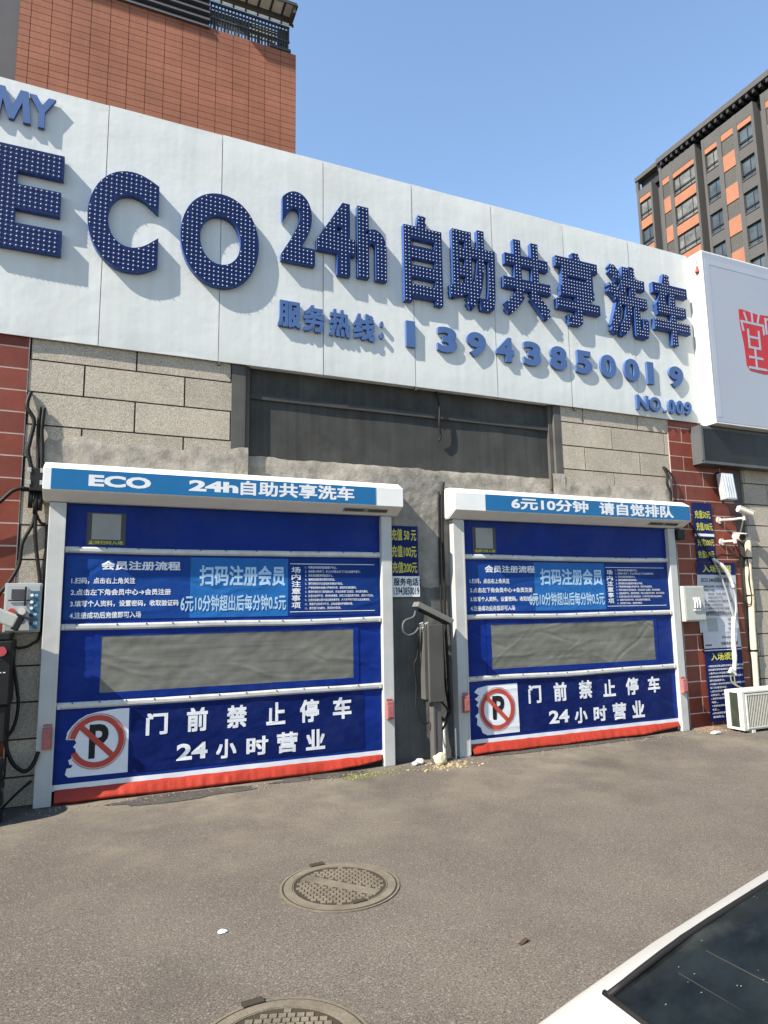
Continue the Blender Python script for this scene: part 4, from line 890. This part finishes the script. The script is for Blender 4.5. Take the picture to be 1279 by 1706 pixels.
def scatter(name, m, n, fx, fy, sz, seed):
    r_ = random.Random(seed); mb = MB()
    for k in range(n):
        x, y = fx(r_), fy(r_); s_ = r_.uniform(*sz)
        bm = bmesh.new(); bmesh.ops.create_icosphere(bm, subdivisions=1, radius=1)
        for v in bm.verts:
            kk = 1+0.5*noise.noise(v.co*2+Vector((k, seed, 0))); v.co = Vector((x+v.co.x*s_*kk, y+v.co.y*s_*kk*0.8, s_*0.25+v.co.z*s_*0.5*kk))
        mb.frombm(bm)
    o = mb.build(name, m); o['kind'] = 'stuff'; tag(o, *{'foam_crumbs': ('yellow foam crumbs scattered round the foot of the camera post', 'foam crumbs'), 'gravel': ('reddish gravel scattered by the condenser and wall foot', 'gravel'), 'grit': ('pale grit along the foot of the wall', 'grit'), 'moss': ('yellow green moss on the asphalt before the ECO door', 'moss')}[name]); return o
scatter('foam_crumbs', m_bfoam, 110, lambda r: 3.22+r.gauss(0, 0.15), lambda r: -0.36+r.gauss(0, 0.07), (0.006, 0.02), 1)
scatter('gravel', M('red_gravel', (0.20, 0.13, 0.09), 0.9, var=0.4, scale=25), 420, lambda r: r.uniform(6.75, 7.15), lambda r: -0.05-abs(r.gauss(0, 0.14)), (0.006, 0.016), 2)
scatter('grit', M('pale_grit', (0.20, 0.18, 0.145), 0.9, var=0.4, scale=25), 700, lambda r: r.uniform(-0.9, 7.0), lambda r: -0.16-abs(r.gauss(0, 0.12)), (0.003, 0.010), 3)
scatter('moss', M('moss_green', (0.16, 0.16, 0.06), 0.95, var=0.4, scale=25), 300, lambda r: 2.35+r.gauss(0, 0.16), lambda r: -0.32+r.gauss(0, 0.05), (0.003, 0.012), 4)

# =========================================================== CAR
car = thing('parked_car', 'white car with a dusty dark rear window, the only vehicle', 'car', (2.7, -6.15, 0))
m_car = M('white_car_paint', (0.36, 0.352, 0.325), 0.4, var=0.03, coat=0.1, dirt=(0.30, 0.28, 0.24), dirtamt=0.3, dscale=3)
m_glass = M('dust_reflection_glass', (0.007, 0.009, 0.009), 0.10, spec=0.2, var=0.7, scale=7, dirt=(0.030, 0.033, 0.030), dirtamt=0.8, dscale=5)  # dirt blotches also stand for tree reflections painted into the glass colour
yc = -6.16
ST = [  # x, rail height, roof crown, half width at rail, belt height, half width at belt
    (0.36, 0.60, 0.62, 0.72, 0.52, 0.78), (0.42, 0.745, 0.765, 0.78, 0.62, 0.84), (0.60, 0.805, 0.835, 0.845, 0.72, 0.885), (0.73, 0.842, 0.875, 0.866, 0.76, 0.90), (0.82, 0.868, 0.905, 0.868, 0.78, 0.905),
    (1.00, 0.921, 0.972, 0.866, 0.80, 0.91), (1.295, 0.993, 1.075, 0.862, 0.82, 0.91), (1.65, 1.13, 1.23, 0.80, 0.84, 0.91), (2.0, 1.27, 1.36, 0.70, 0.85, 0.91), (2.4, 1.36, 1.43, 0.62, 0.86, 0.91),
    (3.0, 1.36, 1.43, 0.62, 0.86, 0.91), (3.5, 1.16, 1.24, 0.68, 0.86, 0.90), (4.0, 0.88, 0.96, 0.76, 0.82, 0.89), (4.5, 0.80, 0.88, 0.74, 0.70, 0.86), (4.85, 0.62, 0.66, 0.66, 0.55, 0.78)]
def rowpts(s_):
    x, zr, zt, wr, zb, wb = s_; g = 0.070
    wr += 0.02; half = [(wb-0.03, 0.22), (wb, 0.45), (wb, zb), (wr+0.012, (zb+zr)/2+0.25*(zr-zb)), (wr, zr-0.012), (wr-0.016, zr), (wr-g, zr+0.030*min(1, 0.4+ (x-0.4))), (wr*0.5, zt-0.012)]
    return [(x, yc+w, z) for w, z in half]+[(x, yc, zt)]+[(x, yc-w, z) for w, z in half[::-1]]
rows = [rowpts(s_) for s_ in ST]; npt = len(rows[0])
body = MB(); gl = {}
for i in range(len(rows)-1):
    for k in range(npt-1):
        x_ = (ST[i][0]+ST[i+1][0])/2
        top = 6 <= k <= npt-8
        side = k in (2, npt-4)
        key = None
        if top and 0.82 <= ST[i][0] and ST[i+1][0] <= 2.0: key = 'rear_window'
        elif top and 3.0 <= ST[i][0] and ST[i+1][0] <= 4.0: key = 'windscreen'
        elif side and 1.29 <= ST[i][0] and ST[i+1][0] <= 3.5: key = 'side_window_a' if k == 2 else 'side_window_b'
        tgt = body if key is None else gl.setdefault(key, MB())
        tgt.add([rows[i][k], rows[i+1][k], rows[i+1][k+1], rows[i][k+1]], [(0, 1, 2, 3)], 0, True)
for r_, rev in ((rows[0], False), (rows[-1], True)): body.add(r_, [list(range(npt))], 0)
bo = body.build('body', m_car, car)
bm = bmesh.new(); bm.from_mesh(bo.data); bmesh.ops.remove_doubles(bm, verts=list(bm.verts), dist=0.0005); bmesh.ops.recalc_face_normals(bm, faces=list(bm.faces)); bm.to_mesh(bo.data); bm.free()
mod = bo.modifiers.new('bevel', 'BEVEL'); mod.width = 0.008; mod.segments = 2; mod.limit_method = 'ANGLE'; mod.angle_limit = RAD(28)
for k_, g_ in gl.items():
    o_ = g_.build(k_[:-2] if k_.startswith('side') else k_, m_glass, car)
    bm = bmesh.new(); bm.from_mesh(o_.data); bmesh.ops.remove_doubles(bm, verts=list(bm.verts), dist=0.0005); bmesh.ops.recalc_face_normals(bm, faces=list(bm.faces)); bm.to_mesh(o_.data); bm.free()
    if k_ == 'rear_window': rw = o_
seal = MB(); L_ = [Vector(rows[i][6])+Vector((0, -0.012, 0.002)) for i in range(4, 9)]; R_s = [Vector(rows[i][npt-7])+Vector((0, 0.012, 0.002)) for i in range(4, 9)]
seal.tube(L_, 0.006, 8, sub=4); seal.tube(R_s, 0.006, 8, sub=4); seal.tube([Vector(p)+Vector((0.002, 0, 0.001)) for p in rows[4][6:npt-6]], 0.0055, 8, sub=4)
seal.build('window_seal', m_rubber, car)
df = MB()
for k in range(14):
    x = 0.93+k*0.066
    i = max(j for j in range(len(ST)) if ST[j][0] <= x); t = (x-ST[i][0])/(ST[i+1][0]-ST[i][0])
    pts = [Vector(rows[i][j]).lerp(Vector(rows[i+1][j]), t)+Vector((0, 0, 0.0012)) for j in range(6, npt-6)]
    pts[0].y -= 0.06; pts[-1].y += 0.06
    df.tube(pts, 0.0011, 4, smooth=False)
df.build('defroster_line', M('defroster', (0.05, 0.045, 0.04), 0.5), rw)
sp = MB(); r_ = random.Random(5)
for k in range(420):
    x = r_.uniform(0.86, 1.95); i = max(j for j in range(len(ST)) if ST[j][0] <= x); t = (x-ST[i][0])/(ST[i+1][0]-ST[i][0])
    f = r_.random(); j = 6 if f < 0.5 else 7; u = (f*2) % 1
    p = (Vector(rows[i][j]).lerp(Vector(rows[i+1][j]), t)).lerp(Vector(rows[i][j+1]).lerp(Vector(rows[i+1][j+1]), t), u)
    s_ = r_.uniform(0.0006, 0.0018)*(1.8 if r_.random() < 0.08 else 1)
    ring_ = [(p.x+s_*cos(q_*pi/3)*r_.uniform(0.6, 1.2), p.y+s_*sin(q_*pi/3)*r_.uniform(0.6, 1.2), p.z+0.0016+s_*cos(q_*pi/3)*0.3) for q_ in range(6)]
    sp.add(ring_, [list(range(6))])
sp.build('dust_specks', M('dust', (0.11, 0.105, 0.095), 0.9), rw)['kind'] = 'stuff'
for x in (1.15, 3.95):
    for s_ in (-1, 1):
        y = yc+s_*0.80
        mb = MB(); mb.cyl((x, y-0.11, 0.31), (x, y+0.11, 0.31), 0.31, n=36); w_ = mb.build('wheel', m_rubber, car)
        mb = MB(); mb.cyl((x, y+s_*0.111, 0.31), (x, y+s_*0.118, 0.31), 0.20, n=24); mb.build('rim', m_flood, w_)
for s_ in (-1, 1):
    mb = MB(); mb.box(0.37, 0.47, yc+s_*0.56-0.14, yc+s_*0.56+0.14, 0.60, 0.70, bev=0.02); mb.build('tail_light', M('tail_red', (0.30, 0.02, 0.02), 0.2), car)

# =========================================================== BACKGROUND TOWERS
m_btile = M('terracotta_panel', (0.245, 0.098, 0.060), 0.75, streak=0.08, var=0.15, scale=0.25, island=0.06, speck=0.12, sscale=18)
m_bjoint = M('terracotta_joint', (0.10, 0.035, 0.025), 0.9)
m_tgrey = M('grey_cladding', (0.085, 0.083, 0.088), 0.6, var=0.08, scale=0.5)
m_louv = M('dark_louvre', (0.085, 0.085, 0.095), 0.5, var=0.08, scale=0.6)
bt = thing('brick_tower', 'terracotta clad tower block behind the white sign', 'building', (2, 28, 0))
FY = 23.67
mb = MB(); mb.box(-4.2, 8.385, FY+0.03, FY+12, 0, 30.08); mb.build('wall', m_bjoint, bt)
mb = MB(); z = 30.07; 
while z > 12:
    x = -4.2
    for k in range(17):
        a = -4.2+k*0.808-0.35; b = a+0.808
        a = max(a, -4.2); b = min(b, 8.385)
        if b-a > 0.05: mb.box(a+0.012, b-0.012, FY, FY+0.03, z-0.335+0.011, z-0.011)
    z -= 0.335
mb.build('terracotta_cladding', m_btile, bt)
mb = MB(); mb.box(-12, -4.22, FY+0.6, FY+12, 0, 36); mb.build('grey_wing', m_tgrey, bt)
mb = MB()
for k in range(16):
    z = 29.92+k*0.40
    mb.prism_x([(FY-0.14, z), (FY-0.14, z+0.05), (FY+0.10, z+0.38), (FY+0.10, z)], -4.1, 3.97)
mb.box(-4.1, 3.965, FY+0.11, FY+8, 30.09, 36.4); mb.build('louvre_band', m_louv, bt)
mb = MB()
x = 4.02
while x < 8.02:
    mb.box(x-0.02, x+0.02, FY+0.02, FY+0.06, 29.96 if x < 7.0 else 30.28, 30.66); x += 0.13
mb.box(3.98, 8.05, FY+0.0, FY+0.08, 30.661, 30.74); mb.box(7.0, 8.1, FY-0.02, FY+0.10, 30.20, 30.27); mb.box(7.0, 8.1, FY-0.05, FY+0.12, 30.085, 30.17)
mb.build('railing', m_dark2, bt)
mb = MB()
x = 4.03; k = 0
while x < 8.02:
    mb.box(x, x+0.075, FY+0.20, FY+0.25, 30.09, 31.60); x += 0.171; k += 1
z = 30.75; k = 0
while z < 31.6:
    mb.box(4.03, 8.03, FY+0.255, FY+0.30, z, z+(0.06 if k % 2 else 0.10)); z += 0.17; k += 1
mb.box(4.0, 8.06, FY+0.10, FY+0.195, 31.58, 31.685)
mb.box(7.45, 8.03, FY+0.26, FY+0.32, 30.1, 31.57); mb.box(7.97, 8.05, FY+0.10, FY+0.19, 30.75, 31.575)
mb.build('lattice_screen', m_dark2, bt)
m_pane = M('frosted_pane', (0.50, 0.51, 0.46), 0.5, var=0.1, scale=2)
mb = MB(); mb.box(4.03, 7.40, FY+0.5, FY+0.55, 30.78, 31.57); mb.build('pale_backing', m_pane, bt)
mb = MB()
for k in range(8):
    x = 3.86+k*0.615
    mb.box(x, x+0.10, FY-0.80, FY+0.05, 32.10, 32.22)
mb.box(3.9, 8.2, FY-0.02, FY+0.09, 31.815, 32.18); mb.box(3.9, 8.2, FY-0.86, FY-0.805, 32.08, 32.24)
for k in range(8): x = 3.90+k*0.615; mb.box(x-0.03, x+0.05, FY+0.0, FY+0.09, 31.69, 31.81)
mb.box(8.02, 8.16, FY-0.80, FY+0.05, 31.7, 32.09)
mb.build('pergola_beam', m_dark2, bt)
m_lit = M('canopy_pane', (0.72, 0.73, 0.66), 0.6, var=0.12, scale=2.5)
mb = MB()
for k in range(7):
    x = 3.965+k*0.615; mb.box(x, x+0.505, FY-0.795, FY-0.03, 32.14, 32.155); mb.box(x-0.01, x+0.515, FY+0.03, FY+0.06, 31.69, 31.81)
mb.build('canopy_pane', m_lit, bt)

ap = thing('apartment_block', 'dark grey apartment block with orange panels beyond the lightbox sign', 'building', (53, 32, 0))
XF = 48.85
m_ag = M('apartment_grey', (0.070, 0.068, 0.067), 0.85, var=0.06, scale=0.4)
m_ao = M('orange_panel', (0.26, 0.112, 0.066), 0.8, var=0.08, scale=1.2, speck=0.10, sscale=9)
m_af = M('window_frame_dark', (0.025, 0.027, 0.030), 0.5)
m_ap = M('window_pane', (0.055, 0.070, 0.080), 0.08, var=0.5, scale=0.45, spec=0.4)
m_apc = M('curtained_pane', (0.13, 0.13, 0.12), 0.1, var=0.5, scale=1.1, spec=0.4)
m_av = M('vent_grey', (0.15, 0.142, 0.125), 0.8)
core = MB(); core.box(XF+0.9, XF+13, 10, 40.5, 0, 43.0); core.build('core_wall', m_ag, ap)
def panel(name, m, y0, y1, z0, z1, x0, x1, parent=ap):
    mb = MB(); mb.box(x0, x1, y0, y1, z0, z1); return mb.build(name, m, parent)
def bay(ya, yb, cols, ztop):
    """one projecting bay between ya (near) and yb (far); cols: (kind, y0, y1)"""
    w = MB(); edges = [ya]
    w.box(XF+0.30, XF+0.9, ya+0.02, yb-0.02, 14, ztop-0.02)
    ys = sorted([(c[1], c[2], c[0]) for c in cols]); y = ya
    for y0, y1, kd in ys:
        w.box(XF, XF+0.9, y, y0, 14, ztop); y = y1
    w.box(XF, XF+0.9, y, yb, 14, ztop)
    for y0, y1, kd in ys: w.box(XF+0.02, XF+0.30, y0, y1, 42.05 if kd != 'v' else 42.2, ztop-0.003)
    for f in range(6):
        zf = 42.0-3.0*f
        for y0, y1, kd in ys:
            if kd == 'v':
                for za_, zb_ in ((zf-0.4, zf+0.2), (zf-3.35, zf-1.9)) if f == 0 else ((zf-3.4, zf-1.9),):
                    o = MB(); o.box(XF+0.05, XF+0.29, y0, y1, za_, zb_); o.build('orange_panel', m_ao, ap)
                v = MB(); v.box(XF+0.12, XF+0.28, y0, y1, zf-1.895, zf-0.41); vo = v.build('vent', m_av, ap)
                s_ = MB()
                n_ = 9
                for k in range(n_): 
                    yy = y0+(y1-y0)*(k+0.5)/n_; s_.box(XF+0.10, XF+0.119, yy-0.02, yy+0.02, zf-1.89, zf-0.415)
                for k in range(10):
                    z_ = zf-1.85+k*0.15; s_.box(XF+0.09, XF+0.0995, y0, y1, z_-0.02, z_+0.02)
                s_.build('vent_grid', m_ag, vo)
                if f > 0: pass
            else:
                wide = (y1-y0) > 2
                if f == 0: o = MB(); o.box(XF+0.05, XF+0.29, y0, y1, zf-0.45, zf+0.045); o.build('orange_panel', m_ao, ap)
                zt, zb = zf-0.46, zf-2.25
                if f: zt = zf-0.36
                if kd == 'o':
                    o = MB(); o.box(XF+0.05, XF+0.29, y0, y1, zf-3.35, zb-0.09); o.build('orange_panel', m_ao, ap)
                else:
                    w.box(XF+0.025, XF+0.30, y0, y1, zf-3.36, zb-0.09)
                sl = MB(); sl.box(XF-0.03, XF+0.29, y0, y1, zb-0.085, zb-0.01); 
                fr = MB(); t = 0.05; xa, xb = XF+0.17, XF+0.24
                fr.box(xa, xb, y0, y0+t, zb, zt); fr.box(xa, xb, y1-t, y1, zb, zt); fr.box(xa+0.002, xb-0.002, y0+t, y1-t, zb, zb+t); fr.box(xa+0.002, xb-0.002, y0+t, y1-t, zt-t, zt)
                for q_ in ((0.25, 0.75) if wide else (0.42,)): yy = y0+(y1-y0)*q_; fr.box(xa+0.004, xb-0.004, yy-t/2, yy+t/2, zb+t, zt-t)
                fr.box(xa-0.06, xa-0.01, y0, y1, zb+0.50, zb+0.56); fr.box(xa+0.006, xb-0.006, y0+t, y1-t, zb+0.44, zb+0.48)
                pf = fr.build('window', m_af, ap); sl.build('sill', m_ag, pf)
                pn = MB(); tl = random.uniform(-0.02, 0.02); pn.add([(XF+0.235, y0, zb), (XF+0.235+tl, y1, zb), (XF+0.235+tl*1.5, y1, zt), (XF+0.235, y0, zt)], [(0, 1, 2, 3)]); pn.build('pane', random.choice((m_ap, m_ap, m_ap, m_apc)), pf)
    w.build('facade_bay', m_ag, ap)
bay(38.55, 40.5, [('o', 38.75, 40.2)], 42.9)
bay(33.3, 37.55, [('v', 36.4, 37.25), ('o', 33.52, 36.0)], 43.35)
bay(27.4, 32.6, [('w', 31.05, 32.35), ('v', 29.4, 30.62), ('w', 27.65, 29.0)], 43.1)
bay(22.4, 26.7, [('v', 25.5, 26.35), ('o', 22.62, 25.1)], 43.1)
mb = MB(); mb.box(XF-0.35, XF+2.2, 10, 37.5, 43.95, 44.45); mb.box(XF-0.1, XF+2.2, 37.6, 40.55, 44.0, 44.45); mb.box(XF, XF+0.3, 40.25, 40.55, 42.9, 43.998); mb.box(XF, XF+0.3, 37.3, 37.62, 43.35, 43.94); mb.build('cornice', m_ag, ap)
mb = MB(); y = 10.2
while y < 37.3: mb.box(XF-0.25, XF+0.8, y, y+0.22, 43.55, 43.93); y += 0.62
mb.build('cornice_bracket', m_af, ap)
mb = MB(); mb.box(XF+0.95, XF+12.5, 10, 40.2, 42.9, 43.94); mb.build('attic_wall', m_af, ap)
mb = MB(); mb.box(XF+0.5, XF+0.9, 37.65, 40.24, 42.8, 43.99); mb.build('attic_wall', m_af, ap)
mb = MB(); mb.box(XF+1.5, XF+9, 40.6, 44.0, 0, 38.4); mb.build('low_wing', m_ag, ap)
